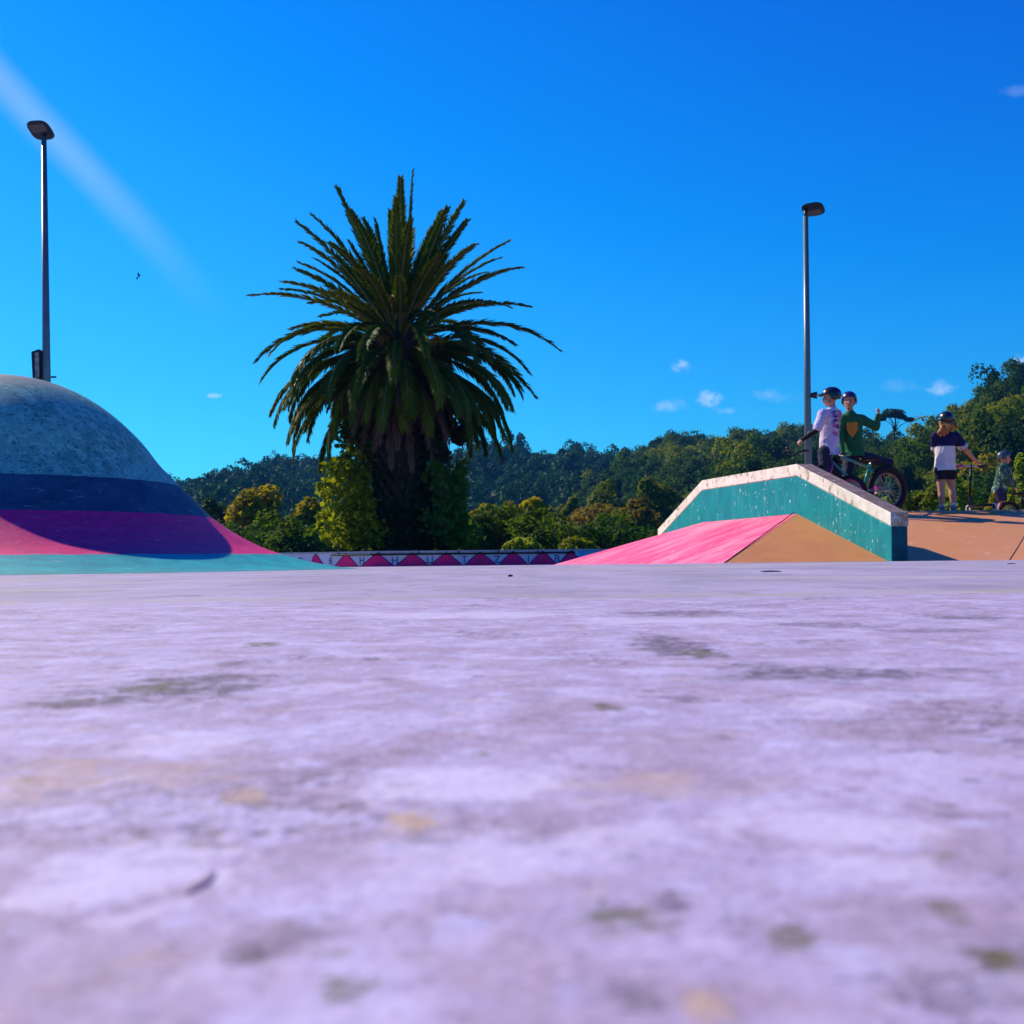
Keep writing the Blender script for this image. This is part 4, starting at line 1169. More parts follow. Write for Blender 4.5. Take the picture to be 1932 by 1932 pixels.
def fuse(name, build, voxel=.009, smooth=4, cut=None, wrinkle=0.0, seed=0, cuts=()):
    """grow one continuous skin over the shapes that build(bm) adds"""
    bm = bmesh.new(); build(bm); bmesh.ops.recalc_face_normals(bm, faces=bm.faces)
    me = from_bm(name + '_raw', bm); o_ = bpy.data.objects.new(name + '_raw', me); COL.objects.link(o_)
    r_ = o_.modifiers.new('r', 'REMESH'); r_.mode = 'VOXEL'; r_.voxel_size = voxel
    sm = o_.modifiers.new('s', 'SMOOTH'); sm.factor = .5; sm.iterations = smooth
    dg = bpy.context.evaluated_depsgraph_get(); out_ = bpy.data.meshes.new_from_object(o_.evaluated_get(dg))
    bpy.data.objects.remove(o_); out_.name = name
    if wrinkle:
        for v_ in out_.vertices:
            n_ = mnoise.noise(v_.co * 14 + Vector((seed, 0, 0))) + .5 * mnoise.noise(v_.co * 34 + Vector((0, seed, 0)))
            v_.co += v_.normal * n_ * wrinkle
    if cuts:
        b2 = bmesh.new(); b2.from_mesh(out_)
        for co, no in cuts:
            bmesh.ops.bisect_plane(b2, geom=b2.verts[:] + b2.edges[:] + b2.faces[:], plane_co=co, plane_no=no, clear_outer=True)
        b2.to_mesh(out_); b2.free()
    for p_ in out_.polygons: p_.use_smooth = True
    return out_


def frame(fwd):
    f_ = Vector((fwd[0], fwd[1], 0)).normalized(); z = Vector((0, 0, 1)); r_ = f_.cross(z)  # right hand side
    return f_, r_


def hand(bm, wrist, d, palm_n, s, grip=.75, side=1):
    """palm, four bent fingers of different length and a thumb from the side of the palm"""
    d = Vector(d).normalized(); n = Vector(palm_n); n = (n - d * n.dot(d)).normalized(); w_ = d.cross(n) * side
    pc = wrist + d * .045 * s
    M = Matrix((w_, n, d)).transposed()
    ell(bm, pc, (.036 * s, .015 * s, .05 * s), M)
    for k, (off_, ln) in enumerate(((-.027, .052), (-.009, .062), (.009, .058), (.026, .044))):
        p0 = wrist + d * .085 * s + w_ * off_ * s
        a1 = grip * 1.1 + k * .05; a2 = grip * 2.2 + k * .08
        d1 = d * math.cos(a1) + n * math.sin(a1); d2 = d * math.cos(a2) + n * math.sin(a2)
        p1 = p0 + d1 * ln * .55 * s; p2 = p1 + d2 * ln * .6 * s
        cone_seg(bm, p0, p1, .0095 * s, .0085 * s, 8); cone_seg(bm, p1, p2, .0085 * s, .007 * s, 8)
    t0 = wrist + d * .03 * s - w_ * .030 * s; td = (d * .6 - w_ * .55 + n * .55).normalized()
    t1 = t0 + td * .035 * s; td2 = (d * .4 + n * .8 - w_ * .1).normalized()
    cone_seg(bm, t0, t1, .011 * s, .0095 * s, 8); cone_seg(bm, t1, t1 + td2 * .028 * s, .0095 * s, .008 * s, 8)


def figure(name_label, J, body_f, head_f, hs_, shirt, bottoms, helmet, skin_s=1.0, tag_group=None, sleeve='long', bottoms_len='long',
           shoe=None, hair=None, grips=None, shirt_r=1.0, hem=None, shoe_up=None, sole=None):
    """J: joints in world space; hs_: head radius scale (1 = adult .11 m half height)"""
    root = empty('person', (J['pelvis'].x, J['pelvis'].y, DZ), label=name_label, cat='person', group=tag_group)
    O = Vector(root.location); j = {k: Vector(v) - O for k, v in J.items()}
    f_, r_ = frame(body_f); hf, hr = frame(head_f); up = Vector((0, 0, 1)); S = skin_s
    hc = j['head']; h = hs_
    HM = Matrix((hr, hf, up)).transposed()

    def body(bm):
        ell(bm, hc + up * .025 * h, (.076 * h, .094 * h, .088 * h), HM)                       # skull
        ell(bm, hc + hf * .020 * h - up * .045 * h, (.060 * h, .070 * h, .070 * h), HM)       # face and jaw
        ell(bm, hc + hf * .068 * h - up * .092 * h, (.026 * h, .020 * h, .020 * h), HM)       # chin
        cone_seg(bm, hc + hf * .088 * h + up * .005 * h, hc + hf * .105 * h - up * .032 * h, .008 * h, .014 * h, 8)   # nose
        for s_ in (-1, 1):
            ell(bm, hc + hr * s_ * .077 * h - up * .022 * h, (.010 * h, .020 * h, .030 * h), HM)                   # ears
            ell(bm, hc + hr * s_ * .030 * h + hf * .078 * h - up * .030 * h, (.020 * h, .014 * h, .016 * h), HM)   # cheeks
        ell(bm, hc + hf * .092 * h - up * .060 * h, (.022 * h, .010 * h, .012 * h), HM)                            # lips mound
        cone_seg(bm, j['neck'], hc - up * .06 * h - hf * .01, .052 * S, .050 * S)
        sh = .050 * S
        cone_seg(bm, j['neck'], j['chest'], .062 * S, .105 * S); cone_seg(bm, j['chest'], j['pelvis'], .105 * S, .10 * S)
        for s_, L_ in ((-1, 'l'), (1, 'r')):
            cone_seg(bm, j['neck'] - up * .02, j['sh_' + L_], .045 * S, sh)
            cone_seg(bm, j['chest'], j['sh_' + L_], .09 * S, sh * 1.05)
            cone_seg(bm, j['sh_' + L_], j['el_' + L_], .046 * S, .034 * S); cone_seg(bm, j['el_' + L_], j['wr_' + L_], .035 * S, .023 * S)
            g = (grips or {}).get(L_, (None, None, .75))
            d_ = g[0] or (j['wr_' + L_] - j['el_' + L_]); pn = g[1] or Vector((0, 0, -1))
            hand(bm, j['wr_' + L_], d_, pn, S * .9, g[2], s_)
            cone_seg(bm, j['pelvis'], j['hip_' + L_], .10 * S, .088 * S)
            cone_seg(bm, j['hip_' + L_], j['kn_' + L_], .082 * S, .052 * S)
            kn, an = j['kn_' + L_], j['an_' + L_]; mid = kn.lerp(an, .32) - f_ * .012
            cone_seg(bm, kn, mid, .050 * S, .054 * S); cone_seg(bm, mid, an, .054 * S, .033 * S)
            toe = j.get('toe_' + L_) or an + f_ * .13 * S - up * .055 * S
            cone_seg(bm, an - up * .045 * S, toe, .038 * S, .030 * S)
    bd = link('body', fuse('body', body, .0075, 3), MSKIN, root)
    # eyes, mouth
    bm = bmesh.new()
    for s_ in (-1, 1): ell(bm, hc + hr * s_ * .032 * h + hf * .083 * h + up * .004 * h, (.011 * h, .010 * h, .007 * h), HM)
    link('eyes', from_bm('eyes', bm), MEYE, root, True)
    bm = bmesh.new(); ell(bm, hc + hf * .100 * h - up * .060 * h, (.020 * h, .006 * h, .006 * h), HM)
    link('mouth', from_bm('mouth', bm), MLIP, root, True)
    # shirt
    hm = hem if hem is not None else j['pelvis'].z - .04
    def shirt_b(bm):
        k = shirt_r
        ell(bm, j['neck'] - up * .01, (.062 * S, .062 * S, .03 * S))
        cone_seg(bm, j['neck'] - up * .035 * S, j['chest'], .082 * S * k, .128 * S * k); cone_seg(bm, j['chest'], j['pelvis'], .128 * S * k, .135 * S * k)
        cone_seg(bm, j['pelvis'], Vector((j['pelvis'].x, j['pelvis'].y, hm - .1)), .140 * S * k, .162 * S * k)
        ell(bm, j['chest'] + (j['sh_l'] + j['sh_r'] - 2 * j['chest']) * .25, (.15 * S * k, .105 * S * k, .14 * S), Matrix((r_, f_, up)).transposed())
        for L_ in 'lr':
            e = j['el_' + L_]; s0 = j['sh_' + L_]; w0 = j['wr_' + L_]
            cone_seg(bm, j['neck'] - up * .05 * S, s0, .055 * S, .066 * S * k)
            if sleeve == 'long':
                cone_seg(bm, s0, e, .066 * S * k, .054 * S * k); cone_seg(bm, e, w0, .054 * S * k, .036 * S)
            else:
                end = s0.lerp(e, sleeve); cone_seg(bm, s0, end, .068 * S * k, .066 * S * k)
    cuts = [(Vector((0, 0, hm)), Vector((0, 0, -1))), (hc - up * .088 * h, Vector((0, 0, 1)))]
    me = fuse('shirt', shirt_b, .010, 3, wrinkle=.007, seed=len(bpy.data.objects))
    if True:
        b2 = bmesh.new(); b2.from_mesh(me)
        bmesh.ops.bisect_plane(b2, geom=b2.verts[:] + b2.edges[:] + b2.faces[:], plane_co=(0, 0, hm), plane_no=(0, 0, -1), clear_outer=True)
        if False:
            for L_ in 'lr':
                s0, e = j['sh_' + L_], j['el_' + L_]; end = s0.lerp(e, sleeve); dn = (e - s0).normalized()
                near = [v_ for v_ in b2.verts if (v_.co - end).dot(dn) > 0 and (v_.co - s0 - dn * (v_.co - s0).dot(dn)).length < .085 * S and (Vector((v_.co.x, v_.co.y, 0)) - Vector((j['chest'].x, j['chest'].y, 0))).length > .145 * S and (v_.co - e).length < (e - s0).length * 1.2 and (v_.co - end).length < .16]
                bmesh.ops.delete(b2, geom=near, context='VERTS')
        b2.to_mesh(me); b2.free()
    so = link('shirt', me, shirt, root)
    # trousers or shorts
    def bot_b(bm):
        ell(bm, j['pelvis'] - up * .01, (.128 * S, .115 * S, .11 * S), Matrix((r_, f_, up)).transposed())
        for L_ in 'lr':
            hp, kn, an = j['hip_' + L_], j['kn_' + L_], j['an_' + L_]
            cone_seg(bm, j['pelvis'], hp, .115 * S, .102 * S)
            if bottoms_len == 'long':
                cone_seg(bm, hp, kn, .100 * S, .070 * S); cone_seg(bm, kn, an, .070 * S, .056 * S)
            else:
                e = hp.lerp(kn, bottoms_len); cone_seg(bm, hp, e, .102 * S, .094 * S)
    me = fuse('bottoms', bot_b, .010, 3, wrinkle=.006, seed=3)
    if bottoms_len != 'long':
        b2 = bmesh.new(); b2.from_mesh(me)
        for L_ in 'lr':
            hp, kn = j['hip_' + L_], j['kn_' + L_]; e = hp.lerp(kn, bottoms_len); dn = (kn - hp).normalized()
            other = j['hip_r' if L_ == 'l' else 'hip_l']
            dele = [v_ for v_ in b2.verts if (v_.co - e).dot(dn) > .02 and (v_.co - hp).length_squared < (v_.co - other).length_squared + .02]
            bmesh.ops.delete(b2, geom=dele, context='VERTS')
        b2.to_mesh(me); b2.free()
    link('trousers' if bottoms_len == 'long' else 'shorts', me, bottoms, root)
    # shoes
    for L_ in 'lr':
        an = j['an_' + L_]; toe = j.get('toe_' + L_) or an + f_ * .13 * S - up * .055 * S
        fd = (toe - an); fd.z = 0; fd = fd.normalized() if fd.length > .01 else f_
        def shoe_b(bm):
            cone_seg(bm, an - up * .01, an - up * .05 * S - fd * .02, .046 * S, .045 * S)
            cone_seg(bm, an - up * .055 * S - fd * .03 * S, toe + fd * .02, .044 * S, .038 * S)
        o_ = link('shoe', fuse('shoe', shoe_b, .009, 3), shoe or MSHOE, root)
        bm = bmesh.new(); c = (an - fd * .03 * S + toe + fd * .02) / 2; c.z = min(an.z - .095 * S, toe.z - .035 * S)
        box(bm, c, (.075 * S, .27 * S, .022 * S), Matrix.Rotation(math.atan2(fd.y, fd.x) - math.pi / 2, 3, 'Z'))
        bmesh.ops.bevel(bm, geom=[e for e in bm.edges if abs(e.verts[0].co.z - e.verts[1].co.z) > .01], offset=.03 * S, segments=4, affect='EDGES')
        link('sole', from_bm('sole', bm), MSOLE, o_)
    # hair
    if hair == 'long':
        def hb(bm):
            ell(bm, hc + up * .02 * h, (.083 * h, .100 * h, .092 * h), HM)
            b0 = hc - hf * .07 * h - up * .03 * h
            for k, (sx_, ln) in enumerate(((-.06, .17), (-.035, .16), (-.01, .13), (.02, .10), (.045, .08), (-.075, .14), (.062, .06))):
                p_ = b0 + hr * sx_; cone_seg(bm, p_, p_ - up * ln * .5 - hf * .05, .032, .030); cone_seg(bm, p_ - up * ln * .5 - hf * .05, p_ - up * ln - hf * .06 + hr * sx_ * .7, .028, .022)
        me = fuse('hair', hb, .008, 2, wrinkle=.006)
        b2 = bmesh.new(); b2.from_mesh(me)
        dl = [v_ for v_ in b2.verts if (v_.co - hc).dot(hf) > .055 * h and v_.co.z < hc.z + .04 * h]
        bmesh.ops.delete(b2, geom=dl, context='VERTS'); b2.to_mesh(me); b2.free()
        link('hair', me, MHAIR, root)
    # helmet: shell with rim, vents, strap and a visor if asked
    hm_, kind = helmet
    hcen = hc + up * .035 * h - hf * .004 * h
    bm = bmesh.new(); bmesh.ops.create_uvsphere(bm, u_segments=36, v_segments=24, radius=1)
    for v_ in bm.verts:
        x, y, z = v_.co
        v_.co = HM @ Vector((x * .100 * h, y * .120 * h - (.008 * h if y < 0 else 0), z * .102 * h)) + hcen
    bmesh.ops.bisect_plane(bm, geom=bm.verts[:] + bm.edges[:] + bm.faces[:], plane_co=hcen - up * .022 * h, plane_no=(hf * .30 - up).normalized() if False else (-up + hf * .34), clear_outer=True)
    me = from_bm('helmet', bm)
    ho = link('helmet', me, hm_, root, True); sl = ho.modifiers.new('thick', 'SOLIDIFY'); sl.thickness = .014 * h; sl.offset = -.6
    # ear and nape guards
    for s_ in (-1, 1):
        bm = bmesh.new(); ell(bm, hcen + hr * s_ * .090 * h - up * .030 * h - hf * .030 * h, (.016 * h, .056 * h, .046 * h), HM)
        link('ear_guard', from_bm('ear_guard', bm), hm_, ho, True)
        bm = tube([hcen + hr * s_ * .088 * h - up * .03 * h, hc + hr * s_ * .066 * h - up * .06 * h + hf * .02, hc + hf * .055 * h - up * .115 * h], .005, 6)
        link('chin_strap', from_bm('chin_strap', bm), MSTRAP, ho)
    # vents as dark slots set into the shell
    for k in (-1, 0, 1):
        for q_ in (-.35, .35):
            bm = bmesh.new(); a = k * .55
            nrm = (hr * math.sin(a) * 1 + up * math.cos(a) + hf * q_ * 1.2).normalized()
            pos = hcen + Vector(HM @ Vector((math.sin(a) * .100 * h, q_ * .115 * h, math.cos(a) * .098 * h * math.sqrt(max(.1, 1 - q_ * q_)))))
            ell(bm, pos, (.008 * h, .020 * h, .006 * h), HM); link('vent', from_bm('vent', bm), MSTRAP, ho)
    if kind == 'visor':
        v_ = []
        for a in range(-6, 7):
            t = a / 6; an_ = t * 1.15
            bx = hr * math.sin(an_) * .101 * h + hf * math.cos(an_) * .112 * h; tip = hr * math.sin(an_) * .085 * h + hf * (.10 + .095 * math.cos(t * 1.3)) * h
            v_ += [hcen + bx + up * .020 * h, hcen + tip + up * (.006 - .01 * t * t) * h, hcen + tip - up * (.002 + .01 * t * t) * h, hcen + bx + up * .010 * h]
        fs_ = []
        for a in range(12):
            for s_ in range(4): fs_.append((4 * a + s_, 4 * a + (s_ + 1) % 4, 4 * a + 4 + (s_ + 1) % 4, 4 * a + 4 + s_))
        fs_ += [(3, 2, 1, 0), (48, 49, 50, 51)]
        link('visor', mesh('visor', v_, fs_), hm_, ho)
    return root, j, so


DK = DZ
# ---- rider one: white and lilac hoodie, black helmet with visor
def g(px, py, Y): return P(px, py, Y)
Y1 = 14.62
def floor_pt(px, Y, h=.085): p = P(px, 960, Y); p.z = DK + h; return p


def shirt1():
    m = bpy.data.materials.new('printed_lilac_top'); m.use_nodes = True
    t = NT(m.node_tree); b = t.n['Principled BSDF']; oc = t.new('ShaderNodeTexCoord').outputs['Object']
    s_ = t.new('ShaderNodeSeparateXYZ'); t.put(s_.inputs[0], oc)
    base = t.mix(t.ramp(t.noise(oc, 7, 3), .4, .65), (.62, .55, .66, 1), (.50, .38, .62, 1))
    w1 = t.math('MULTIPLY', t.ramp(s_.outputs[2], .98, 1.08), t.ramp(s_.outputs[2], 1.40, 1.34))
    pr = t.math('MULTIPLY', w1, t.ramp(s_.outputs[0], -.02, .05))
    n1 = t.noise(t.mapping(oc, (1, 1, 1.6)), 13, 5, .6, .6)
    c = t.mix(t.math('MULTIPLY', pr, t.ramp(n1, .46, .52)), base, (.03, .04, .20, 1))
    c = t.mix(t.math('MULTIPLY', pr, t.ramp(t.noise(t.mapping(oc, (1, 1, 1.8), (3, 1, 2)), 11, 4, .6, .5), .52, .57)), c, (.62, .07, .20, 1))
    c = t.mix(t.math('MULTIPLY', t.ramp(t.noise(oc, 30, 5), .6, .64), t.ramp(s_.outputs[2], .9, .8)), c, (.05, .05, .15, 1))
    t.put(b.inputs['Base Color'], c); b.inputs['Roughness'].default_value = .85
    bp = t.new('ShaderNodeBump'); bp.inputs['Strength'].default_value = .4; bp.inputs['Distance'].default_value = .01
    t.put(bp.inputs['Height'], t.noise(oc, 20, 3)); t.put(b.inputs['Normal'], bp.outputs[0]); return m


J1 = dict(head=g(1568, 750, Y1), neck=g(1570, 772, Y1), chest=g(1566, 798, Y1), pelvis=g(1564, 848, Y1),
          sh_l=g(1552, 781, Y1 - .10), el_l=g(1542, 811, Y1 - .16), wr_l=g(1514, 829, Y1 - .08),
          sh_r=g(1580, 780, Y1 + .12), el_r=g(1562, 812, Y1 + .30), wr_r=g(1534, 814, Y1 + .42),
          hip_l=g(1556, 853, Y1 - .06), hip_r=g(1572, 853, Y1 + .06), kn_l=g(1556, 903, Y1 - .14), kn_r=g(1578, 903, Y1 + .08),
          an_l=floor_pt(1556, Y1 - .10), an_r=floor_pt(1582, Y1 + .14))
r1, j1, s1 = figure('rider in a lilac printed top, black sleeves and black helmet with a visor', J1, (-.75, .66), (-.96, .2), 1.02,
                shirt1(), MDENIM, (MBLKH, 'visor'), skin_s=.92, sleeve=.88, shirt_r=1.06, hem=g(1564, 860, Y1).z - DK,
                grips={'l': (Vector((-.7, .1, -.6)), Vector((-.6, .3, -.9)), .95), 'r': (Vector((-.9, .1, -.2)), Vector((0, 0, -1)), .95)})
# black undersleeves
for L_ in 'lr':
    def sb(bm, L_=L_):
        a, e, w_ = j1['sh_' + L_], j1['el_' + L_], j1['wr_' + L_]
        cone_seg(bm, a.lerp(e, .6), e, .046, .042); cone_seg(bm, e, w_, .042, .030)
    link('undersleeve', fuse('undersleeve', sb, .008, 2, wrinkle=.004), MBLKS, r1)

# ---- rider two: green jersey, navy helmet, arm raised
Y2 = 15.15
J2 = dict(head=g(1602, 757, Y2), neck=g(1604, 780, Y2), chest=g(1608, 806, Y2), pelvis=g(1612, 856, Y2),
          sh_r=g(1591, 790, Y2), el_r=g(1585, 824, Y2 - .04), wr_r=g(1590, 852, Y2 - .12),
          sh_l=g(1624, 790, Y2), el_l=g(1653, 806, Y2 - .04), wr_l=g(1657, 783, Y2 - .06),
          hip_r=g(1603, 861, Y2), hip_l=g(1620, 861, Y2), kn_l=g(1678, 874, Y2 - .02), kn_r=g(1598, 900, Y2 - .12),
          an_l=g(1656, 918, Y2 - .02), an_r=g(1592, 902, Y2 - .30))
J2['an_r'] = floor_pt(1596, Y2 - .1)
r2, j2, s2 = figure('rider in a green jumper with an orange shield print and navy helmet, one fist raised', J2, (-.25, -.97), (-.35, -.94), 1.0,
                MGREEN, MDENIM, (MNAVH, 'plain'), skin_s=.95, shirt_r=1.08, shoe=MPSHOE,
                grips={'l': (Vector((.05, 0, 1)), Vector((-.9, -.3, 0)), 1.1)})
# shield print on the chest, laid on the cloth
f2 = Vector((-.25, -.97, 0)).normalized(); rx = f2.cross(Vector((0, 0, 1)))
cz = (g(1607, 812, Y2) - Vector(r2.location))
shape = [(-.075, .085), (-.04, .10), (0, .09), (.04, .10), (.075, .085), (.07, .0), (.045, -.06), (0, -.12), (-.045, -.06), (-.07, 0)]
v_ = []
for s_, z in shape: v_.append(cz + f2 * (.150 - s_ * s_ * 2.6) - rx * s_ + Vector((0, 0, z)))
v_.append(cz + f2 * .156); nsh = len(shape)
fs_ = [(k, (k + 1) % nsh, nsh) for k in range(nsh)]
o = link('shield_print', mesh('shield_print', v_, fs_), MORG, r2); sl = o.modifiers.new('t', 'SOLIDIFY'); sl.thickness = .004

# ---- the girl with the scooter, seen from behind
Y3 = 14.72
def shirt3():
    return zmat('white_and_navy_shirt', [(0, (.74, .66, .66)), (1.02, (.018, .016, .075))])


J3 = dict(head=g(1784, 795, Y3), neck=g(1783, 815, Y3), chest=g(1783, 836, Y3), pelvis=g(1783, 884, Y3),
          sh_l=g(1765, 824, Y3), el_l=g(1766, 853, Y3 + .10), wr_l=g(1785, 872, Y3 + .30),
          sh_r=g(1802, 824, Y3), el_r=g(1823, 850, Y3 + .02), wr_r=g(1845, 874, Y3 + .16),
          hip_l=g(1775, 888, Y3), hip_r=g(1792, 888, Y3), kn_l=g(1776, 925, Y3 - .02), kn_r=g(1796, 923, Y3 + .02),
          an_l=floor_pt(1777, Y3), an_r=floor_pt(1799, Y3))
zz3 = (g(1783, 843, Y3).z - DK)
r3, j3, s3 = figure('person with ginger hair, white and navy top and black shorts, back turned', J3, (.25, .97), (.1, .99), .98,
                zmat('white_and_navy_shirt', [(0, (.74, .66, .66)), (zz3, (.018, .016, .075))]), MSHORT, (MBLKH, 'plain'), skin_s=.9, sleeve=.62, bottoms_len=.42, hair='long', shirt_r=1.12,
                hem=g(1783, 888, Y3).z - DK,
                grips={'r': (Vector((.85, .3, -.1)), Vector((0, 0, -1)), .9), 'l': (Vector((.8, .3, -.2)), Vector((0, 0, -1)), .9)})
MCUFF = mat('white_cuff', (.62, .56, .60), .85)
for L_ in 'lr':
    s0, e = j3['sh_' + L_], j3['el_' + L_]; d = (e - s0).normalized(); c = s0.lerp(e, .60)
    bm = tube([c, c + d * .055], [.066, .064], 16, cap=False)
    o_ = link('cuff', from_bm('cuff', bm), MCUFF, r3, True); sl = o_.modifiers.new('t', 'SOLIDIFY'); sl.thickness = .006
for L_ in 'lr':
    bm = tube([j3['an_' + L_] + Vector((0, 0, .05)), j3['an_' + L_] - Vector((0, 0, .01))], [.036, .038], 12)
    link('sock', from_bm('sock', bm), MSOCK, r3, True)
# coloured stickers on her helmet
for k, (dx, dz, m_) in enumerate(((-.02, .03, mat('orange_sticker', (.7, .2, .03), .4)), (.03, .045, mat('green_sticker', (.2, .5, .05), .4)), (-.075, .02, mat('white_sticker', (.8, .8, .8), .4)))):
    bm = bmesh.new(); hc = j3['head'] + Vector((0, 0, .035)); q_ = Vector((dx, 0, dz)); yy = .112 * math.sqrt(max(0, 1 - (dx / .098) ** 2 - (dz / .1) ** 2))
    ell(bm, hc + q_ - Vector((0, yy, 0)), (.018, .008, .010)); link('sticker', from_bm('sticker', bm), m_, r3, True)

# ---- the small child
Y4 = 18.9
J4 = dict(head=g(1895, 864, Y4), neck=g(1894, 877, Y4), chest=g(1893, 892, Y4), pelvis=g(1886, 925, Y4),
          sh_r=g(1890, 884, Y4 - .09), el_r=g(1899, 903, Y4 - .14), wr_r=g(1911, 918, Y4 - .10),
          sh_l=g(1899, 884, Y4 + .09), el_l=g(1907, 903, Y4 + .12), wr_l=g(1915, 917, Y4 + .12),
          hip_r=g(1885, 927, Y4 - .06), hip_l=g(1889, 927, Y4 + .06), kn_r=g(1889, 947, Y4 - .06), kn_l=g(1893, 947, Y4 + .07),
          an_r=floor_pt(1886, Y4 - .06, .07), an_l=floor_pt(1896, Y4 + .07, .07))
MJKT = paintmat('pale_green_jacket', (.04, .13, .10), (.008, .035, .04), (.40, .52, .36), .57, 7, .8)
r4, j4, s4 = figure('small child in a pale green and dark jacket, navy shorts and grey helmet, facing right', J4, (.95, -.25), (.97, -.2), .92,
                MJKT, MNSHORT, (MGRYH, 'plain'), skin_s=.78, bottoms_len=.85, shirt_r=1.2)

# ---------------------------------------------------------------- bicycles and scooter
MTYRE = mat('black_rubber', (0.012, 0.012, 0.018), 0.75)
MTEALF = mat('teal_frame_paint', (0.02, 0.30, 0.25), 0.3, 0.1, var=.05, coat=.5)
MMAGF = mat('magenta_paint', (0.60, 0.03, 0.25), 0.35, var=.05, coat=.4)
MCHR = mat('bright_metal', (0.55, 0.55, 0.56), 0.3, .9)
MRIMG = mat('pink_grey_rim', (0.26, 0.15, 0.18), 0.35, .5)
MGRIP = mat('green_grip', (0.03, 0.42, 0.22), 0.6)
MBLK = mat('black_metal', (0.012, 0.013, 0.018), 0.4, .4)


def bicycle(label, rear, heading, wb, R0, tw, fm, forkm, rimm, gripm, bar_h, bar_w, saddle_h, ring_r=.085, steer=0):
    """rear: point on the deck under the rear hub; local +x is forward"""
    root = empty('bicycle', rear, rz=math.atan2(heading[1], heading[0]), label=label, cat='bicycle', group=None)
    fh = Vector((wb, 0, R0)); rh = Vector((0, 0, R0)); bb = Vector((wb * .40, 0, R0 * .92))
    hb_ = Vector((wb - .10, 0, R0 * 2 + .06)); ht = hb_ + Vector((-.035, 0, .11)); st = Vector((wb * .28, 0, max(R0 * 2 + .02, saddle_h - .14)))
    for c in (rh, fh):
        bm = torus(R0 - tw, tw, 56, 12, c=c); w_ = link('wheel', from_bm('wheel', bm), MTYRE, root, True)
        bm = torus(R0 - tw * 2 - .006, .012, 56, 8, c=c, sq=1.3); link('rim', from_bm('rim', bm), rimm, w_, True)
        bm = bmesh.new(); tube([c + Vector((0, -.04, 0)), c + Vector((0, .04, 0))], .022, 12, bm=bm); link('hub', from_bm('hub', bm), MCHR, w_, True)
        bm = bmesh.new()
        for k in range(24):
            a = 2 * math.pi * k / 24; sgn = 1 if k % 2 else -1; a2 = a + .5 * (1 if k % 4 < 2 else -1)
            tube([c + Vector((math.cos(a2) * .02, sgn * .03, math.sin(a2) * .02)), c + Vector((math.cos(a) * (R0 - tw * 2 - .01), 0, math.sin(a) * (R0 - tw * 2 - .01)))], .0018, 4, bm=bm)
        link('spokes', from_bm('spokes', bm), MCHR, w_)
        # tread knobs
        bm = bmesh.new()
        for k in range(60):
            a = 2 * math.pi * k / 60
            for yy in (-.6, .6): box(bm, c + Vector((math.cos(a) * (R0 - .002), yy * tw * .6, math.sin(a) * (R0 - .002))), (.010, tw * .5, .012), Matrix.Rotation(-a, 3, 'Y'))
        link('tread', from_bm('tread', bm), MTYRE, w_)
    bm = bmesh.new()
    for a, b_, r_ in ((bb, st, .016), (bb, hb_, .020), (st - Vector((0, 0, .05)), ht - Vector((0, 0, .02)), .017), (hb_, ht, .022)): tube([a, b_], r_, 12, bm=bm)
    for s_ in (-1, 1):
        o_ = Vector((0, s_ * .055, 0))
        tube([bb + Vector((0, s_ * .03, 0)), rh + o_], .010, 8, bm=bm); tube([st - Vector((0, 0, .06)), rh + o_], .009, 8, bm=bm)
    link('frame', from_bm('frame', bm), fm, root, True)
    bm = bmesh.new()
    crown_ = hb_ + Vector((.012, 0, -.04)); tube([ht + Vector((0, 0, .02)), crown_], .016, 10, bm=bm); tube([crown_ + Vector((0, -.06, 0)), crown_ + Vector((0, .06, 0))], .016, 8, bm=bm)
    for s_ in (-1, 1): tube([crown_ + Vector((0, s_ * .058, 0)), fh + Vector((0, s_ * .055, 0))], [.018, .013], 10, bm=bm)
    link('fork', from_bm('fork', bm), forkm, root, True)
    top_ = Vector((ht.x - .02, 0, bar_h - .06)); bm = bmesh.new(); tube([ht, top_], .014, 8, bm=bm)
    L_ = [Vector((top_.x + .03, 0, top_.z)), Vector((top_.x + .03, .10, top_.z)), Vector((top_.x - .01, bar_w * .30, bar_h)), Vector((top_.x - .05, bar_w * .5, bar_h))]
    tube([Vector((p.x, -p.y, p.z)) for p in L_[::-1]] + L_[1:], .012, 10, bm=bm); link('handlebar', from_bm('handlebar', bm), MBLK, root, True)
    for s_ in (-1, 1):
        e = L_[-1]; p_ = Vector((e.x, s_ * e.y, e.z)); q_ = p_ - Vector((-.025, s_ * .12, 0))
        link('grip', from_bm('grip', tube([p_ + Vector((-.003, s_ * .01, 0)), q_], .017, 12)), gripm, root, True)
        bm = tube([q_ + Vector((.02, 0, -.01)), q_ + Vector((.06, s_ * .02, -.02)), q_ + Vector((.05, s_ * .09, -.035))], .005, 6); link('brake_lever', from_bm('brake_lever', bm), MCHR, root)
    # saddle
    bm = bmesh.new(); link('seat_post', from_bm('seat_post', tube([st - Vector((0, 0, .05)), Vector((st.x - .02, 0, saddle_h - .03))], .013, 10)), MCHR, root, True)
    sp = [(-.13, .070, .0), (-.09, .078, .005), (-.03, .05, .0), (.04, .027, .0), (.12, .020, -.008), (.14, .012, -.012)]
    def sb(bm):
        for a, b_ in zip(sp[:-1], sp[1:]):
            for yy in (-1, 0, 1):
                cone_seg(bm, (st.x + a[0], yy * a[1] * .7, saddle_h + a[2]), (st.x + b_[0], yy * b_[1] * .7, saddle_h + b_[2]), .022, .020, 8)
    link('saddle', fuse('saddle', sb, .008, 4), MBLK, root)
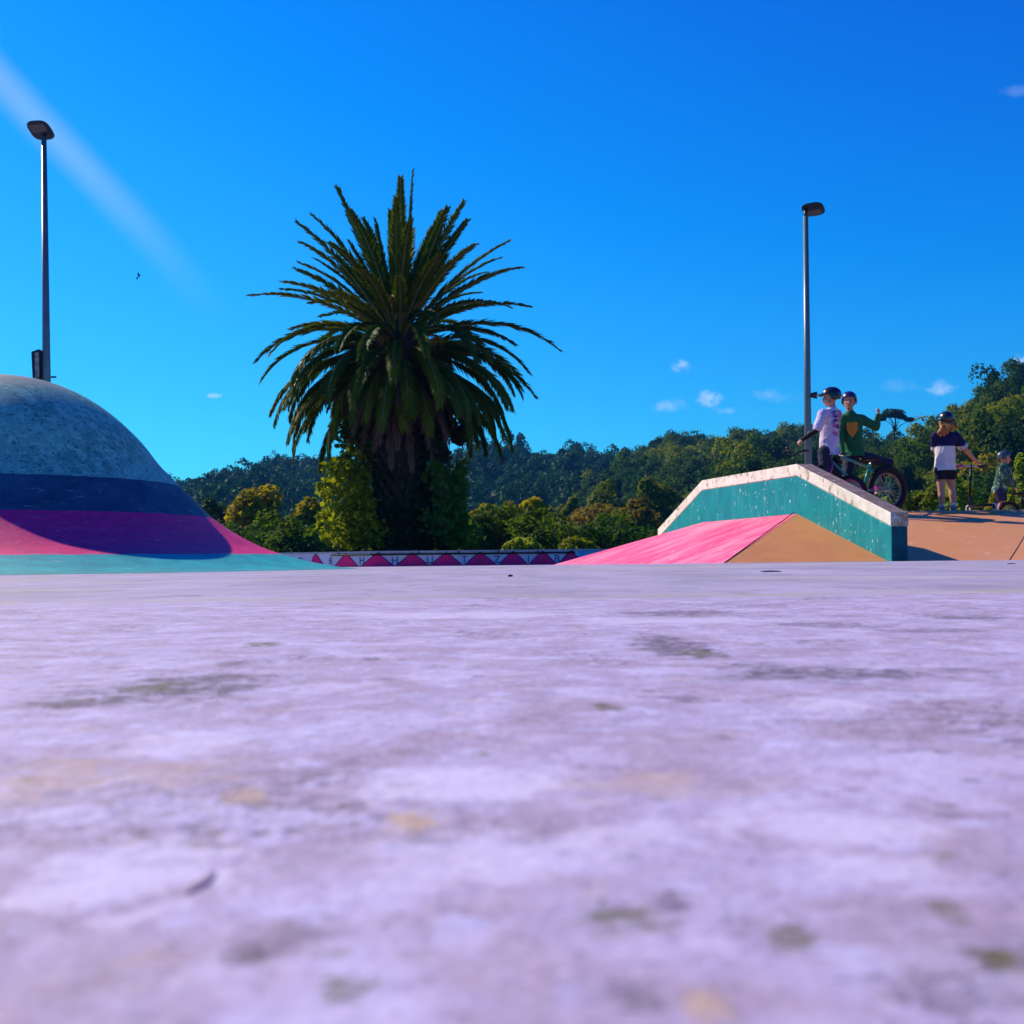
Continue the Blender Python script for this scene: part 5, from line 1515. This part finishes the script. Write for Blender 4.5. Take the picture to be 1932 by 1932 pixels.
    # chainring, guard, cranks, pedals
    bm = tube([bb + Vector((0, -.052, 0)), bb + Vector((0, -.046, 0))], ring_r, 32); cr_ = link('chainring', from_bm('chainring', bm), forkm, root)
    link('chain_guard', from_bm('chain_guard', torus(ring_r + .006, .006, 40, 6, c=bb + Vector((0, -.055, 0)))), MRIMG, cr_, True)
    bm = bmesh.new()
    for s_ in (-1, 1): tube([bb + Vector((0, -.05, s_ * ring_r * .8)), rh + Vector((0, -.05, s_ * .035))], .004, 4, bm=bm)
    link('chain', from_bm('chain', bm), MBLK, root)
    for s_, a in ((-1, .3), (1, math.pi + .3)):
        e = bb + Vector((math.cos(a) * .15, s_ * .075, -math.sin(a) * .15)); bm = tube([bb + Vector((0, s_ * .06, 0)), e], .010, 8); link('crank', from_bm('crank', bm), MCHR, root)
        bm = bmesh.new(); box(bm, e + Vector((0, s_ * .05, 0)), (.09, .085, .022)); bmesh.ops.bevel(bm, geom=bm.edges[:], offset=.006, segments=1, affect='EDGES'); link('pedal', from_bm('pedal', bm), forkm, root)
    return root


ra = P(1603, 960, 14.52); ra.z = DK
bicycle('teal bicycle with magenta rims, front end under the hands of the rider in lilac', ra, (-.72, .69), .96, .25, .026, MTEALF, MTEALF, MMAGF, MBLK, .90, .56, .68)
rb_ = P(1674, 960, 14.88); rb_.z = DK
bicycle('bicycle with a fat black rear tyre behind the end of the ledge', rb_, (-.93, -.36), 1.02, .325, .045, MTEALF, MMAGF, MRIMG, MGRIP, .78, .50, .74, .085)
rc = P(1904, 960, 18.75); rc.z = DK
bicycle('small dark bicycle beside the small child at the right edge', rc, (.93, -.36), .66, .17, .02, MBLK, MBLK, MBLK, MBLK, .56, .38, .46, .05)

# scooter seen end-on
sc_ = P(1829, 960, Y3 + .12); sc_.z = DK
sco = empty('kick_scooter', sc_, rz=R(100), label='black kick scooter standing beside the person with ginger hair', cat='scooter')
bm = bmesh.new(); tube([(0, 0, .10), (-.05, 0, .64)], .017, 12, bm=bm); tube([(-.001, 0, .11), (.02, 0, .055)], .02, 10, bm=bm); link('steering_post', from_bm('steering_post', bm), MBLK, sco, True)
hz = P(1829, 881, Y3 + .12).z - DK
bm = bmesh.new(); tube([(-.048, 0, .62), (-.052, 0, hz)], .014, 12, bm=bm); tube([(-.052, -.20, hz + .004), (-.052, .20, hz + .004)], .012, 10, bm=bm); link('handlebar', from_bm('handlebar', bm), MCHR, sco, True)
for s_ in (-1, 1): link('grip', from_bm('grip', tube([(-.052, s_ * .10, hz + .004), (-.052, s_ * .23, hz + .004)], .017, 12)), MMAGF if s_ > 0 else MBLK, sco, True)
bm = bmesh.new(); box(bm, (-.30, 0, .085), (.48, .12, .03)); bmesh.ops.bevel(bm, geom=bm.edges[:], offset=.01, segments=2, affect='EDGES'); link('deck', from_bm('deck', bm), MBLK, sco)
bm = bmesh.new(); tube([(-.06, 0, .09), (-.03, 0, .22)], .02, 10, bm=bm); link('neck', from_bm('neck', bm), MBLK, sco)
for x in (.02, -.56):
    bm = torus(.042, .014, 28, 8, c=(x, 0, .056)); w_ = link('wheel', from_bm('wheel', bm), MSOLE, sco, True)
    link('wheel_core', from_bm('wheel_core', tube([(x, -.012, .056), (x, .012, .056)], .032, 20)), MBLK, w_)

# ---------------------------------------------------------------- small things lying on the floor
MTWIG = mat('dark_twig', (0.05, 0.03, 0.02), 0.9)


def litter(name, label, px, py, length_px, thick, m, ang, seed, cat):
    u, v = un(px, py); Y = EYE / -v; x = u * Y; L = length_px / FPX * Y
    rg = random.Random(seed); d = Vector((math.cos(ang), math.sin(ang), 0)); s_ = d.cross(Vector((0, 0, 1)))
    pts = [Vector((0, 0, 0)) + d * L * (t - .5) + s_ * rg.uniform(-.06, .06) * L for t in (0, .25, .5, .75, 1)]
    pts = [p + Vector((0, 0, thick * rg.uniform(.5, .75))) for p in pts]
    bm = tube(pts, [thick * k for k in (.35, .9, 1, .8, .3)], 7)
    o_ = link(name, from_bm(name, bm), m, None, label=label, cat=cat); o_.location = (x, Y, 0); return o_


litter('twig', 'thin dark twig lying on the concrete below the orange end of the ramp', 1455, 1079, 40, .003, MTWIG, .1, 1, 'twig')
litter('dry_leaf', 'tiny dark dry leaf on the concrete near the middle of the slab', 963, 1088, 10, .004, MTWIG, .4, 2, 'leaf')
litter('twig', 'tiny twig at the far right of the slab', 1908, 1064, 16, .003, MTWIG, .0, 3, 'twig')
sd_ = litter('seed', 'blurred dark seed lying on the concrete close to the camera, lower left', 385, 1667, 140, .0012, mat('brown_seed', (.36, .28, .36), .8), 1.46, 4, 'seed'); sd_.scale.z = .3

# ---------------------------------------------------------------- the air
hz_ = bmesh.new(); box(hz_, (0, 300, 90), (2400, 1500, 190))
hm_ = bpy.data.materials.new('thin_blue_air'); hm_.use_nodes = True
t = NT(hm_.node_tree)
for n in list(t.n): t.n.remove(n)
pv = t.new('ShaderNodeVolumePrincipled'); pv.inputs['Color'].default_value = (0.08, 0.42, 1.0, 1); pv.inputs['Density'].default_value = 0.0002; pv.inputs['Anisotropy'].default_value = 0.0
ho_ = t.new('ShaderNodeOutputMaterial'); t.l.new(pv.outputs[0], ho_.inputs['Volume'])
link('haze', from_bm('haze', hz_), hm_, kind='stuff')
